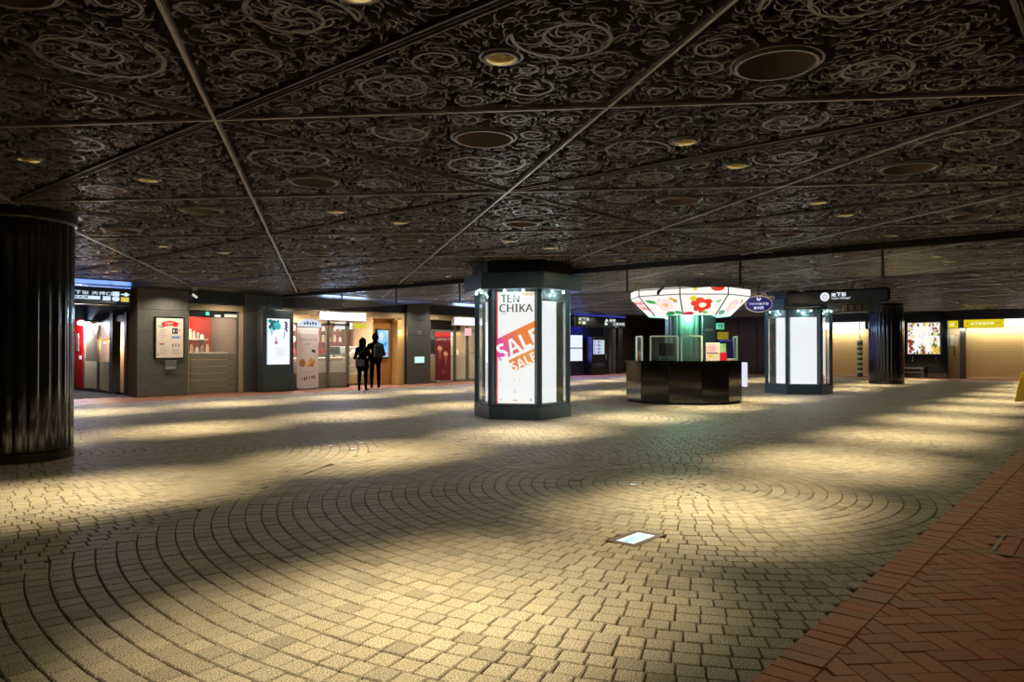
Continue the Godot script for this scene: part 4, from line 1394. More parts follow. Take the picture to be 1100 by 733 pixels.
func far_bay() -> void:
	glow("white_panel", Color(0.90, 0.94, 1.0), 1.0)
	for k in 2:
		var t := thing("lit_wall_panel", ["upper white glowing panel on the navy wall beside the vending machine", "lower white glowing panel on the navy wall beside the vending machine"][k], "light panel", W(28.1, 1.3 - 0.62 * k, 20.15), "white panels on the navy wall")
		var h := 1.32 - 0.63 * k
		rpart(t, "frame", M.charcoal, 27.56, 28.68, h - 0.02, h + 0.6, 20.14, 20.2, 0.01)
		rpart(t, "face", M.white_panel, 27.6, 28.64, h, h + 0.58, 20.13, 20.14)
		area_light(t, W(28.12, h + 0.29, 20.1), Vector3(0, 0, 1), 1.0, 0.55, Color(0.22, 0.30, 1.0), 1.2)
	var im := sheet(128, 120, Color(0.82, 0.86, 0.95))
	for k in 20:
		rect(im, 6 + (k % 5) * 24, 6 + (k / 5) * 29, 18, 20, [Color(0.5, 0.6, 0.85), Color(0.55, 0.8, 0.75), Color(0.9, 0.7, 0.8), Color(0.85, 0.85, 0.7), Color(0.35, 0.4, 0.6)][(k * 7) % 5])
	var v := thing("vending_machine", "dark vending machine with a bright coloured display by the navy wall", "vending machine", W(29.6, 0, 20.0))
	rpart(v, "body", M.black_satin, 28.9, 30.35, 0, 1.83, 19.75, 20.2, 0.02)
	var m := start(v)
	m.q(W(29.0, 1.0, 19.745), W(29.95, 1.0, 19.745), W(29.95, 1.68, 19.745), W(29.0, 1.68, 19.745))
	put("display", m, backlit("vending_print", im, 0.9), v)
	rpart(v, "tray", M.charcoal, 29.1, 29.9, 0.4, 0.56, 19.735, 19.75, 0.01)
	rpart(v, "coin_panel", M.steel, 30.05, 30.15, 0.75, 1.05, 19.735, 19.75, 0.005)
	im = sheet(512, 96, Color(0.015, 0.02, 0.03))
	var wt := Color(0.9, 0.95, 0.95)
	kanji(im, "地下街", 24, 12, 34, wt, 0.16)
	rect(im, 26, 50, 22, 24, Color(0.85, 0.85, 0.4))
	rect(im, 60, 50, 36, 26, wt)
	facet(im, Vector2(290, 46), Vector2(312, 14), Vector2(330, 40), wt)
	rect(im, 290, 52, 28, 24, wt)
	kanji(im, "天神", 340, 14, 32, wt, 0.16)
	kanji(im, "口案内所", 382, 46, 30, wt, 0.16)
	write(im, "Exit 7", 400, 92, 12, wt)
	var s := thing("direction_sign", "long black direction sign with white lettering far behind the poster kiosk", "sign", W(29.3, 2.2, 19.6))
	rpart(s, "case", M.black_satin, 27.2, 31.6, 2.26, 2.82, 19.55, 19.65, 0.02)
	m = start(s)
	m.q(W(27.3, 2.3, 19.545), W(31.5, 2.3, 19.545), W(31.5, 2.8, 19.545), W(27.3, 2.8, 19.545))
	put("print", m, backlit("far_sign_print", im, 0.9), s)
	rpart(s, "strip_light", glow("violet_strip", Color(0.35, 0.38, 1.0), 0.8), 27.2, 31.6, 2.825, 2.85, 19.57, 19.63)
	area_light(s, W(28.8, 2.24, 19.75), Vector3(0, -1.0, -0.45), 3.0, 0.1, Color(0.2, 0.26, 1.0), 3.5)
	area_light(s, W(28.8, 2.24, 19.5), Vector3(0, -1.0, 0.5), 3.0, 0.1, Color(0.3, 0.36, 1.0), 3.0)
	for u in [28.0, 30.8]:
		rpart(s, "hanger", M.black_satin, u, u + 0.03, 2.82, 2.9, 19.585, 19.615)
	for k in 5:
		var p := thing("wall_panel", "tall grey wall panel between the vending machine and the dark pier", "panel", W(30.5 + k * 0.22, 0, 20.15), "tall grey panels beside the vending machine")
		rpart(p, "board", M.grey_tile if k % 2 == 0 else M.charcoal, 30.45 + k * 0.22, 30.66 + k * 0.22, 0, 2.3, 20.1, 20.2, 0.01)
		rpart(p, "cap", M.charcoal, 30.45 + k * 0.22, 30.66 + k * 0.22, 2.3, 2.34, 20.08, 20.2)

func end_wall_things() -> void:
	mat("shutter_beige", Color(0.80, 0.69, 0.47), 0.55)
	for p in [[9.3, 11.28, "beige slatted shutter at the far wall beside the green striped pole"], [1.0, 5.56, "wide beige slatted shutter under the yellow sign at the far right"]]:
		var t := thing("roller_shutter", p[2], "shutter", W(36.15, 0, (p[0] + p[1]) / 2))
		for k in 18:
			rpart(t, "slat", M.shutter_beige, 36.15, 36.19, 0.06 + k * 0.122, 0.18 + k * 0.122, p[0], p[1], 0.006)
		rpart(t, "bottom_bar", M.cream, 36.13, 36.2, 0, 0.07, p[0], p[1], 0.008)
	glow("fascia_light", Color(0.97, 0.98, 1.0), 1.05)
	var a := thing("fascia_light", "long white glowing light box over the left beige shutter at the far wall", "light box", W(36.0, 2.17, 10.5))
	rpart(a, "face", M.fascia_light, 35.9, 36.0, 2.17, 2.5, 9.5, 11.55, 0.01)
	rpart(a, "end_cap", M.navy, 35.9, 36.0, 2.17, 2.5, 9.3, 9.49, 0.01)
	area_light(a, W(35.88, 2.34, 10.5), Vector3(-1, 0, 0), 2.0, 0.3, Color(0.95, 0.97, 1.0), 0.9)
	area_light(a, W(35.95, 2.15, 10.5), Vector3(0.35, -1, 0), 1.9, 0.08, Color(1.0, 0.96, 0.88), 2.5)
	var b := thing("fascia_light", "long white glowing light box beside the wide yellow sign", "light box", W(36.0, 2.17, 2.5))
	rpart(b, "face", M.fascia_light, 35.9, 36.0, 2.15, 2.5, 1.0, 4.18, 0.01)
	rpart(b, "end_cap", M.navy, 35.9, 36.0, 2.15, 2.5, 0.8, 0.99, 0.01)
	area_light(b, W(35.88, 2.33, 2.6), Vector3(-1, 0, 0), 3.0, 0.3, Color(0.95, 0.97, 1.0), 1.1)
	area_light(b, W(35.95, 2.12, 3.5), Vector3(0.35, -1, 0), 5.2, 0.08, Color(1.0, 0.96, 0.88), 6.0)
	var im := sheet(256, 64, Color(0.88, 0.80, 0.08))
	oval(im, 22, 32, 8, 8, Color(0.75, 0.55, 0.02))
	kanji(im, "地下街案内所", 42, 20, 24, Color(0.98, 0.97, 0.8), 0.18)
	for k in 4:
		rect(im, 204 + k * 9, 24, 3, 18, Color(0.55, 0.5, 0.2))
	var ym := backlit("yellow_print", im, 0.9)
	var y := thing("yellow_sign", "wide bright yellow lit sign over the wide beige shutter", "sign", W(36.0, 2.15, 4.9))
	rpart(y, "case", M.black_satin, 35.91, 36.0, 2.15, 2.5, 4.18, 5.6, 0.01)
	var m := start(y)
	m.q(W(35.905, 2.16, 5.6), W(35.905, 2.16, 4.18), W(35.905, 2.49, 4.18), W(35.905, 2.49, 5.6))
	put("print", m, ym, y)
	area_light(y, W(35.88, 2.33, 4.9), Vector3(-1, 0, 0), 1.4, 0.3, Color(1.0, 0.92, 0.3), 0.35)
	im = sheet(64, 64, Color(0.88, 0.80, 0.08))
	kanji(im, "口", 6, 16, 30, Color(0.98, 0.97, 0.85), 0.2)
	oval(im, 50, 32, 6, 6, Color(0.6, 0.5, 0.05))
	y = thing("yellow_sign", "short bright yellow lit sign beside the black poster wall", "sign", W(36.1, 2.15, 6.0))
	rpart(y, "case", M.black_satin, 36.05, 36.2, 2.15, 2.48, 5.83, 6.18, 0.01)
	m = start(y)
	m.q(W(36.045, 2.16, 6.18), W(36.045, 2.16, 5.83), W(36.045, 2.47, 5.83), W(36.045, 2.47, 6.18))
	put("print", m, backlit("yellow_print_short", im, 0.9), y)
	# green and white striped pole cover hanging before the shutter
	mat("pole_green", Color(0.05, 0.36, 0.27), 0.5)
	mat("pole_white", Color(0.80, 0.86, 0.78), 0.5)
	var s := thing("striped_pole", "green and white striped post in front of the left beige shutter", "post", W(35.7, 0, 9.66))
	for k in 14:
		m = MB.new(s.position)
		m.lathe([Vector2(0.115, 0.05 + k * 0.115), Vector2(0.115, 0.165 + k * 0.115)], W(35.7, 0, 9.66), 16)
		put("stripe", m, M.pole_green if k % 2 == 0 else M.pole_white, s)
	m = MB.new(s.position)
	m.lathe([Vector2(0.15, 0.0), Vector2(0.15, 0.03), Vector2(0.1, 0.05)], W(35.7, 0, 9.66), 16)
	put("foot", m, M.black_satin, s)
	m = MB.new(s.position)
	m.lathe([Vector2(0.115, 1.66), Vector2(0.02, 1.7), Vector2(0.012, 2.5)], W(35.7, 0, 9.66), 10)
	put("rod", m, M.steel, s)
	# black wall with the lit floral poster
	var bw := thing("poster_wall", "glossy black wall unit with a bright framed floral poster", "display wall", W(35.8, 0, 7.05))
	rpart(bw, "body", M.black_gloss, 35.75, 36.2, 0, 2.74, 6.18, 7.95, 0.02)
	rpart(bw, "trim", M.steel, 35.73, 35.76, 0, 2.74, 7.95, 8.0)
	im = sheet(192, 192, Color(0.96, 0.95, 0.93))
	rng.seed = 5
	for k in 150:
		var e := rng.randf()
		var px := rng.randf() * 192
		var py := rng.randf() * 192
		if absf(px - 90) < 52 and absf(py - 80) < 62:
			if k % 5 == 0:
				stroke(im, Vector2(px, py), Vector2(px + 4, py + 16), 3, Color(0.75, 0.68, 0.72))
			continue
		oval(im, px, py, 4 + e * 8, 3 + e * 5, [Color(0.75, 0.68, 0.2), Color(0.55, 0.5, 0.35), Color(0.62, 0.2, 0.14), Color(0.9, 0.85, 0.5), Color(0.3, 0.3, 0.22), Color(0.7, 0.6, 0.65)][k % 6], e * 6.0)
	for k in 10:
		oval(im, 8 + (k * 5) % 18, 110 + k * 8, 9, 6, Color(0.6, 0.12, 0.08), k)
		oval(im, 150 + (k * 13) % 40, 150 + (k * 7) % 40, 9, 7, Color(0.85, 0.7, 0.2), k)
	rpart(bw, "poster_frame", M.frame_grey, 35.72, 35.75, 1.0, 2.44, 6.4, 7.74, 0.01)
	m = start(bw)
	m.q(W(35.715, 1.05, 7.69), W(35.715, 1.05, 6.46), W(35.715, 2.39, 6.46), W(35.715, 2.39, 7.69))
	put("poster", m, backlit("floral_print", im, 1.0), bw)
	area_light(bw, W(35.68, 1.72, 7.07), Vector3(-1, 0, 0), 1.2, 1.3, Color(1.0, 0.97, 0.88), 0.6)
	for k in 2:
		rpart(bw, "handle", M.steel, 35.70, 35.75, 0.72, 0.92, 7.5 - k * 0.9, 7.53 - k * 0.9, 0.005)
	var be := thing("reflection_bench", "low grey bench shape added for the floor reflection in the black poster wall", "bench", W(35.4, 0, 7.5))  # added shape standing for the lit floor mirrored in the black wall
	rpart(be, "seat", M.steel, 35.2, 35.6, 0.40, 0.46, 7.02, 7.92, 0.01)
	rpart(be, "apron", M.frame_grey, 35.22, 35.58, 0.22, 0.27, 7.04, 7.9, 0.01)
	for p in [[35.22, 7.04], [35.54, 7.04], [35.22, 7.86], [35.54, 7.86]]:
		rpart(be, "leg", M.frame_grey, p[0], p[0] + 0.04, 0, 0.40, p[1], p[1] + 0.04)
	# paper notices on the beige recess, dark bar
	var n := thing("paper_notice", "pale paper notice taped to the beige recess beside the black wall", "notice", W(36.19, 1.3, 6.1))
	rpart(n, "sheet", M.white, 36.185, 36.2, 1.4, 1.85, 6.02, 6.15)
	rpart(n, "lower_sheet", M.cream, 36.185, 36.2, 1.35, 1.8, 5.86, 6.0)
	rpart(n, "holder", M.black_satin, 36.18, 36.2, 0.95, 1.4, 5.98, 6.02)
	# green exit sign and a yellow notice on the dark end wall
	glow("exit_green", Color(0.35, 0.95, 0.75), 0.9)
	var x := thing("exit_sign", "small glowing green exit sign high on the dark far wall", "sign", W(36.1, 2.2, 16.6))
	rpart(x, "case", M.white, 36.08, 36.17, 2.26, 2.62, 16.36, 16.84, 0.01)
	rpart(x, "face", M.exit_green, 36.06, 36.08, 2.29, 2.59, 16.39, 16.81)
	m = start(x)
	m.rbox(36.05, 36.06, 2.33, 2.55, 16.44, 16.54)
	m.rbox(36.05, 36.06, 2.33, 2.45, 16.6, 16.66)
	m.rbox(36.05, 36.06, 2.45, 2.52, 16.58, 16.72)
	put("running_figure", m, M.white, x)
	# a yellow folding floor sign at the edge of the walk
	var f := thing("folding_floor_sign", "yellow folding caution sign standing at the right edge", "floor sign", W(20.95, 0, 2.0))
	for k in [-1.0, 1.0]:
		m = MB.new()
		m.xf = Transform3D(Basis(Vector3.UP, -0.5) * Basis(Vector3.RIGHT, -k * 0.25), Vector3(0, 0.72, 0))
		m.box(Vector3(-0.16, -0.72, k * 0.012 - 0.008), Vector3(0.16, 0.0, k * 0.012 + 0.008), 0.006)
		put("leaf", m, M.yellow, f)
	m = MB.new()
	m.xf = Transform3D(Basis(Vector3.UP, -0.5), Vector3(0, 0.71, 0))
	m.box(Vector3(-0.08, -0.01, -0.02), Vector3(0.08, 0.025, 0.02), 0.008)
	put("grip", m, M.black_satin, f)

# ---------------------------------------------------------------- things standing in the plaza
func ring_poly(u: float, w: float, r: float, n: int, from: float) -> PackedVector2Array:     # corners at azimuth from + k * TAU / n, in world (x, z)
	var p := PackedVector2Array()
	for k in n:
		var a := from + TAU * k / n
		p.append(Vector2(u + r * cos(a), -(w + r * sin(a))))
	return p

func column(u: float, w: float, label: String, cladding: Material) -> void:
	var t := thing("fluted_column", label, "column", W(u, 0, w), "fluted black columns")
	var m := MB.new()
	var reeds := 26
	var per := 8
	var r0 := 0.545
	var ring := []
	var nor := []
	for k in reeds * per:
		var f := float(k % per) / per
		var a := TAU * (float(k) / per) / reeds
		var x := (f - 0.5) * 2.0
		var lift := 0.03 * sqrt(maxf(0.0, 1.0 - x * x * 0.98))
		ring.append(Vector3(cos(a), 0, sin(a)) * (r0 + lift))
	var n := ring.size()
	for k in n:
		var d: Vector3 = ring[(k + 1) % n] - ring[(k - 1 + n) % n]
		nor.append(Vector3(d.z, 0, -d.x).normalized())
	for k in n:
		var j := (k + 1) % n
		var up := Vector3.UP
		m.smooth_q([ring[j] + up * 0.12, ring[k] + up * 0.12, ring[k] + up * 2.78, ring[j] + up * 2.78], [nor[j], nor[k], nor[k], nor[j]])
	put("shaft", m, cladding, t)
	m = MB.new()
	m.lathe([Vector2(0.59, 0.0), Vector2(0.59, 0.10), Vector2(0.57, 0.12), Vector2(0.5, 0.12)], Vector3.ZERO, 48)
	put("base", m, M.black_gloss, t)
	m = MB.new()
	m.lathe([Vector2(0.5, 2.76), Vector2(0.6, 2.77), Vector2(0.61, 2.79), Vector2(0.61, 2.9), Vector2(0.0, 2.9)], Vector3.ZERO, 48)
	put("capital", m, M.black_satin, t)

func ten_chika() -> Image:
	var im := sheet(288, 832, Color(0.97, 0.97, 0.97))
	rect(im, 0, 0, 10, 832, Color(0.86, 0.12, 0.28))
	rect(im, 0, 0, 10, 46, Color(0.25, 0.1, 0.14))
	for k in 5:
		oval(im, 206 + k * 17, 12 + (k % 2) * 10, 16, 9, Color(0.88, 0.83, 0.66), 0.4)
	var ink := Color(0.16, 0.14, 0.15)
	for dx in [0.0, 1.5, 3.0]:
		write(im, "TEN", 34 + dx, 78, 58, ink, sans, 0.0, 1.02)
	for dx in [0.0, 1.5, 3.0]:
		write(im, "CHIKA", 22 + dx, 150, 58, ink, sans, 0.0, 1.13)
	rect(im, 26, 160, 52, 5, Color(0.75, 0.72, 0.72))
	# the two slanting sale bands, rising to the right
	var tilt := -0.44
	var x := Vector2.from_angle(tilt)
	var y := x.orthogonal() * -1.0
	if y.y < 0:
		y = -y
	for band in [[Vector2(-40, 372), 420.0, 158.0, 0], [Vector2(92, 512), 300.0, 92.0, 1]]:
		var o: Vector2 = band[0]
		var long: float = band[1]
		var high: float = band[2]
		for k in 70:
			var f := k / 70.0
			var c := Color(0.86, 0.22, 0.72).lerp(Color(0.93, 0.5, 0.2), clampf(f * 1.9, 0, 1))
			if band[3] == 1:
				c = Color(0.93, 0.5, 0.22).lerp(Color(0.9, 0.72, 0.3), f)
			var a := o + x * long * f
			var b := o + x * long * (f + 1.0 / 70.0 + 0.004)
			facet(im, a, b, b + y * high, c)
			facet(im, a, b + y * high, a + y * high, c)
	rect(im, 0, 0, 10, 832, Color(0.86, 0.12, 0.28))
	write(im, "SALE", 38, 512, 112, Color(0.99, 0.98, 0.98), sans_bold, tilt, 1.0)
	write(im, "SALE", 130, 594, 66, Color(0.99, 0.98, 0.98), sans_bold, tilt, 1.0)
	for p in [[30.0, "L"], [132.0, "L"], [168.0, "L"]]:
		write(im, p[1], p[0], 668, 22, Color(0.72, 0.7, 0.72))
	oval(im, 140, 742, 14, 22, Color(0.86, 0.93, 0.97))
	rect(im, 122, 806, 38, 6, Color(0.6, 0.6, 0.64))
	rect(im, 20, 800, 26, 12, Color(0.78, 0.86, 0.88))
	facet(im, Vector2(252, 812), Vector2(266, 812), Vector2(262, 790), Color(0.4, 0.5, 0.45))
	return im

func kiosk(u: float, w: float, label: String, sale: bool) -> void:
	var t := thing("poster_kiosk", label, "kiosk", W(u, 0, w), "hexagonal poster kiosks")
	var R := 0.93
	var m := start(t)
	m.prism(ring_poly(u, w, R + 0.015, 6, 0), 0.0, 0.235, 0.012)
	put("plinth", m, M.steel_blue, t)
	m = start(t)
	m.prism(ring_poly(u, w, 1.15, 6, 0), 2.37, 2.67, 0.012)
	put("canopy", m, M.steel_blue, t)
	m = start(t)
	m.prism(ring_poly(u, w, 0.98, 6, 0), 2.67, 2.885)
	put("neck", m, M.black_satin, t)
	m = start(t)
	m.prism(ring_poly(u, w, 0.66, 6, 0), 0.235, 2.37)
	put("core", m, M.charcoal, t)
	for k in 6:
		var a := TAU * k / 6
		m = MB.new()
		m.xf = Transform3D(Basis(Vector3.UP, a), Vector3(cos(a), 0, -sin(a)) * (R - 0.035))
		m.box(Vector3(-0.05, 0.235, -0.05), Vector3(0.035, 2.37, 0.05), 0.012)
		put("post", m, M.steel_blue, t)
	for k in 6:
		var az := deg_to_rad(30 + 60 * k)
		# local frame of a face: x along the face to the viewer's right, z outwards
		var out := Vector3(cos(az), 0, -sin(az))
		var right := Vector3.UP.cross(out)
		var b := Basis(right, Vector3.UP, out)
		var ap := R * cos(PI / 6)
		m = MB.new()
		m.xf = Transform3D(b, out * (ap - 0.03))
		m.box(Vector3(-0.40, 0.25, -0.006), Vector3(0.40, 2.37, 0.0))
		put("glass_pane", m, M.glass, t)
		m = MB.new()
		m.xf = Transform3D(b, out * (ap - 0.02))
		m.box(Vector3(-0.42, 0.235, -0.04), Vector3(0.42, 0.275, 0.02), 0.008)
		put("lower_rail", m, M.steel_blue, t)
		var top := 2.33 if sale and k == 3 else 2.17
		if top < 2.3:
			m = MB.new()
			m.xf = Transform3D(b, out * (ap - 0.06))
			m.box(Vector3(-0.42, 2.2, -0.08), Vector3(0.42, 2.37, -0.01), 0.005)
			put("header", m, M.steel_blue, t)
		# light box with its poster
		m = MB.new()
		m.xf = Transform3D(b, out * (ap - 0.10))
		# the flanking posters stand beside the middle one, leaving a strip of clear glass
		var x0: float = -0.10 if k == 2 else -0.355
		var x1: float = 0.16 if k == 4 else 0.355
		m.box(Vector3(x0 - 0.015, 0.27, -0.06), Vector3(x1 + 0.015, top + 0.01, 0.0), 0.006)
		var case := put("light_box", m, M.charcoal, t)
		m = MB.new()
		m.xf = Transform3D(b, out * (ap - 0.0985))
		m.q(Vector3(x0, 0.285, 0), Vector3(x1, 0.285, 0), Vector3(x1, top, 0), Vector3(x0, top, 0))
		var face: Material = M.kiosk_white
		if sale and k == 3:
			face = M.sale_print
		elif sale and k == 2:
			face = M.side_print
		elif not sale and k == 4:
			face = M.corner_print
		put("poster", m, face, case)
		if k in [1, 2, 3, 4, 5]:
			area_light(t, t.position + out * (ap + 0.03) + Vector3.UP * 1.23, out, 0.7, 1.9, Color(0.97, 0.99, 1.0), 0.6)
		# small spotlights under the canopy
		for s in [-0.17, 0.17]:
			m = MB.new()
			var at: Vector3 = out * (ap + 0.06) + right * s
			m.lathe([Vector2(0.0, 2.31), Vector2(0.028, 2.315), Vector2(0.03, 2.345), Vector2(0.018, 2.37)], at, 10)
			put("spot_lamp", m, M.kiosk_spot, t)
		if k in [2, 3, 4]:
			bulb(t, t.position + out * (ap + 0.06) + Vector3.UP * 2.28, Color(0.85, 1.0, 0.92), 0.05, 0.02)

func kiosks() -> void:
	glow("kiosk_white", Color(0.97, 0.985, 1.0), 1.12)
	glow("kiosk_spot", Color(0.85, 1.0, 0.9), 2.0)
	backlit("sale_print", ten_chika(), 1.18)
	var im := sheet(96, 256, Color(0.95, 0.96, 0.97))
	facet(im, Vector2(36, 134), Vector2(96, 100), Vector2(96, 160), Color(0.88, 0.3, 0.3))
	facet(im, Vector2(36, 134), Vector2(96, 160), Vector2(40, 172), Color(0.85, 0.25, 0.4))
	write(im, "S", 54, 158, 34, Color.WHITE, sans_bold, -0.4)
	backlit("side_print", im, 1.15)
	im = sheet(96, 256, Color(0.95, 0.96, 0.97))
	oval(im, 50, 240, 36, 18, Color(0.75, 0.2, 0.2))
	for k in 4:
		rect(im, 40, 150 + k * 12, 6, 8, Color(0.5, 0.5, 0.55))
	backlit("corner_print", im, 1.15)
	kiosk(10.82, 9.02, "hexagonal steel kiosk with the glowing sale poster in the middle of the plaza", true)
	kiosk(21.6, 7.52, "hexagonal steel kiosk with blank white glowing panels behind the information booth", false)

func petal_sheet(kind: int) -> Image:
	var im := sheet(192, 128, Color(0.97, 0.95, 0.93))
	var leaf := Color(0.12, 0.55, 0.28)
	match kind:
		0:      # pale pink flower, green leaf, yellow butterfly
			oval(im, 34, 38, 22, 11, Color(0.15, 0.66, 0.3), 0.3)
			flower(im, 92, 62, 40, 6, Color(0.98, 0.90, 0.88), Color(0.97, 0.72, 0.5), Color(0.93, 0.66, 0.66))
			oval(im, 142, 28, 14, 9, Color(0.85, 0.66, 0.1), 0.7)
			oval(im, 156, 40, 12, 8, Color(0.75, 0.52, 0.08), -0.5)
			oval(im, 110, 116, 30, 12, leaf, -0.1)
			oval(im, 164, 112, 24, 10, Color(0.2, 0.65, 0.35), 0.2)
		1:      # large red flower, yellow bud
			oval(im, 52, 26, 14, 18, Color(0.87, 0.80, 0.12))
			flower(im, 86, 66, 46, 6, Color(0.90, 0.17, 0.08), Color(0.98, 0.93, 0.86), Color(0.80, 0.10, 0.08))
			oval(im, 30, 120, 28, 12, Color(0.75, 0.08, 0.25))
			oval(im, 120, 110, 20, 9, Color(0.5, 0.78, 0.45), 0.4)
			oval(im, 160, 40, 14, 8, Color(0.55, 0.8, 0.5), -0.4)
		2:      # pale pink and grey green
			flower(im, 92, 64, 38, 6, Color(0.96, 0.80, 0.80), Color(0.97, 0.9, 0.75), Color(0.88, 0.6, 0.62))
			oval(im, 44, 110, 34, 14, Color(0.35, 0.6, 0.48), 0.1)
			oval(im, 146, 34, 24, 9, Color(0.78, 0.74, 0.55), 0.6)
		3:      # magenta and orange ribbons
			for k in 8:
				oval(im, 24 + k * 19, 30 + (k * 37) % 70, 18, 11, [Color(0.78, 0.12, 0.32), Color(0.9, 0.3, 0.12), Color(0.8, 0.25, 0.2)][k % 3], k * 0.8)
	return im

func booth() -> void:
	var cu := 16.35
	var cw := 8.5
	var t := thing("information_counter", "glossy black polygonal information counter around the fluted column", "counter", W(cu, 0, cw))
	var n := 12
	var from := deg_to_rad(15.0)
	var m := start(t)
	for k in n:
		var p0 := from + TAU * k / n
		var p1 := from + TAU * (k + 1) / n
		m.prism(PackedVector2Array([Vector2(cu + 1.36 * cos(p0), -(cw + 1.36 * sin(p0))), Vector2(cu + 1.36 * cos(p1), -(cw + 1.36 * sin(p1))), Vector2(cu + 1.28 * cos(p1), -(cw + 1.28 * sin(p1))), Vector2(cu + 1.28 * cos(p0), -(cw + 1.28 * sin(p0)))]), 0.0, 0.06)
	put("plinth", m, M.black_matt, t)
	for k in n:
		var a0 := from + TAU * k / n
		var a1 := from + TAU * (k + 1) / n
		m = start(t)
		var ro := 1.40
		var ri := 1.36
		var e := 0.004
		m.prism(PackedVector2Array([Vector2(cu + ro * cos(a0 + e), -(cw + ro * sin(a0 + e))), Vector2(cu + ro * cos(a1 - e), -(cw + ro * sin(a1 - e))), Vector2(cu + ri * cos(a1 - e), -(cw + ri * sin(a1 - e))), Vector2(cu + ri * cos(a0 + e), -(cw + ri * sin(a0 + e)))]), 0.06, 0.96)
		put("front_panel", m, M.black_gloss, t)
	for k in n:
		var a0 := from + TAU * k / n
		var a1 := from + TAU * (k + 1) / n
		m = start(t)
		m.prism(PackedVector2Array([Vector2(cu + 1.44 * cos(a0), -(cw + 1.44 * sin(a0))), Vector2(cu + 1.44 * cos(a1), -(cw + 1.44 * sin(a1))), Vector2(cu + 0.98 * cos(a1), -(cw + 0.98 * sin(a1))), Vector2(cu + 0.98 * cos(a0), -(cw + 0.98 * sin(a0)))]), 0.96, 1.0, 0.004)
		put("top", m, M.black_gloss, t)
	# floral canopy
	var cc := [16.6, 8.45]
	var c := thing("floral_light_canopy", "glowing white octagonal canopy painted with red and pink flowers over the booth", "canopy", W(cc[0], 2.08, cc[1]))
	var faces := [3, 2, 1, 0, 3, 2, 1, 0]
	for k in 4:
		backlit("petal_%d" % k, petal_sheet(k), 1.0)
	var band := sheet(192, 40, Color(0.97, 0.96, 0.94))
	oval(band, 150, 4, 26, 18, Color(0.85, 0.15, 0.1))
	oval(band, 60, 6, 9, 14, Color(0.87, 0.8, 0.2))
	backlit("band_print", band, 1.0)
	glow("canopy_under", Color(0.6, 0.95, 0.8), 1.8)
	var r_top := 1.46
	var r_low := 1.0
	# one corner of the octagon points at the plaza's entrance
	var first := deg_to_rad(199.0)
	for k in 8:
		var a0 := first + TAU * (k - 3) / 8
		var a1 := a0 + TAU / 8
		var pt := func(a: float, r: float, h: float) -> Vector3: return W(cc[0] + r * cos(a), h, cc[1] + r * sin(a))
		m = start(c)
		m.q(pt.call(a0, r_low, 2.08), pt.call(a1, r_low, 2.08), pt.call(a1, r_top, 2.53), pt.call(a0, r_top, 2.53))
		put("sloping_panel", m, M["petal_%d" % [3, 3, 0, 1, 2, 3, 2, 1][k]], c)
		m = start(c)
		m.q(pt.call(a0, r_top, 2.545), pt.call(a1, r_top, 2.545), pt.call(a1, r_top, 2.70), pt.call(a0, r_top, 2.70))
		put("band_panel", m, M.band_print if k == 3 or k == 6 else M.canopy_white, c)
		m = start(c)
		m.tube([pt.call(a0, r_low, 2.07), pt.call(a0, r_top, 2.53), pt.call(a0, r_top, 2.71)], 0.014, 6)
		m.tube([pt.call(a0, r_top, 2.537), pt.call(a1, r_top, 2.537)], 0.011, 6)
		put("rib", m, M.black_satin, c)
		m = start(c)
		m.q(pt.call(a0, r_top, 2.70), pt.call(a1, r_top, 2.70), pt.call(a1, 0.66, 2.72), pt.call(a0, 0.66, 2.72))
		put("roof_panel", m, M.charcoal, c)
		m = start(c)
		m.q(pt.call(a1, r_low, 2.075), pt.call(a0, r_low, 2.075), pt.call(a0, 0.66, 2.12), pt.call(a1, 0.66, 2.12))
		put("soffit_panel", m, M.canopy_under, c)
		if k < 6:
			var mid := (a0 + a1) / 2
			area_light(c, pt.call(mid, 1.36, 2.28), Vector3(cos(mid), -1.0, -sin(mid)).normalized(), 0.85, 0.5, Color(1.0, 0.95, 0.9), 0.14)
	bulb(c, W(cc[0] - 0.65, 2.06, cc[1] - 0.3), Color(0.7, 1.0, 0.86), 2.4, 0.03)
	bulb(c, W(cc[0] - 0.2, 2.06, cc[1] + 0.7), Color(0.7, 1.0, 0.86), 1.2, 0.03)
	for a in [120.0, 200.0, 300.0]:
		m = start(c)
		var p := W(cc[0] + 1.3 * cos(deg_to_rad(a)), 0, cc[1] + 1.3 * sin(deg_to_rad(a)))
		m.tube([p + Vector3.UP * 2.7, p + Vector3.UP * 2.9], 0.012, 6)
		put("hanger", m, M.black_satin, c)
	# a black projector and its bracket on the canopy
	var pj := thing("black_projector", "black spotlight box fixed over the canopy's front rib", "projector", W(15.15, 2.7, 8.2))
	rpart(pj, "body", M.black_matt, 15.1, 15.32, 2.72, 2.88, 8.0, 8.3, 0.01)
	m = start(pj)
	m.tube([W(15.18, 2.74, 8.36), W(15.06, 2.60, 8.44), W(15.08, 2.55, 8.46)], 0.035, 8)
	put("arm", m, M.black_matt, pj)
	# acrylic screens: [azimuth of its place, azimuth it faces, half width, label]
	var spots := [[188.0, 208.0, 0.31, "wide clear acrylic screen in a pale frame on the left front of the counter"], [217.0, 219.0, 0.23, "narrow clear acrylic screen in a pale frame at the middle of the counter"], [153.0, 140.0, 0.2, "clear acrylic screen seen edge-on at the left end of the counter"], [292.0, 305.0, 0.2, "clear acrylic screen seen edge-on at the right end of the counter"]]
	mat("acrylic_edge", Color(0.86, 0.96, 0.93), 0.3)
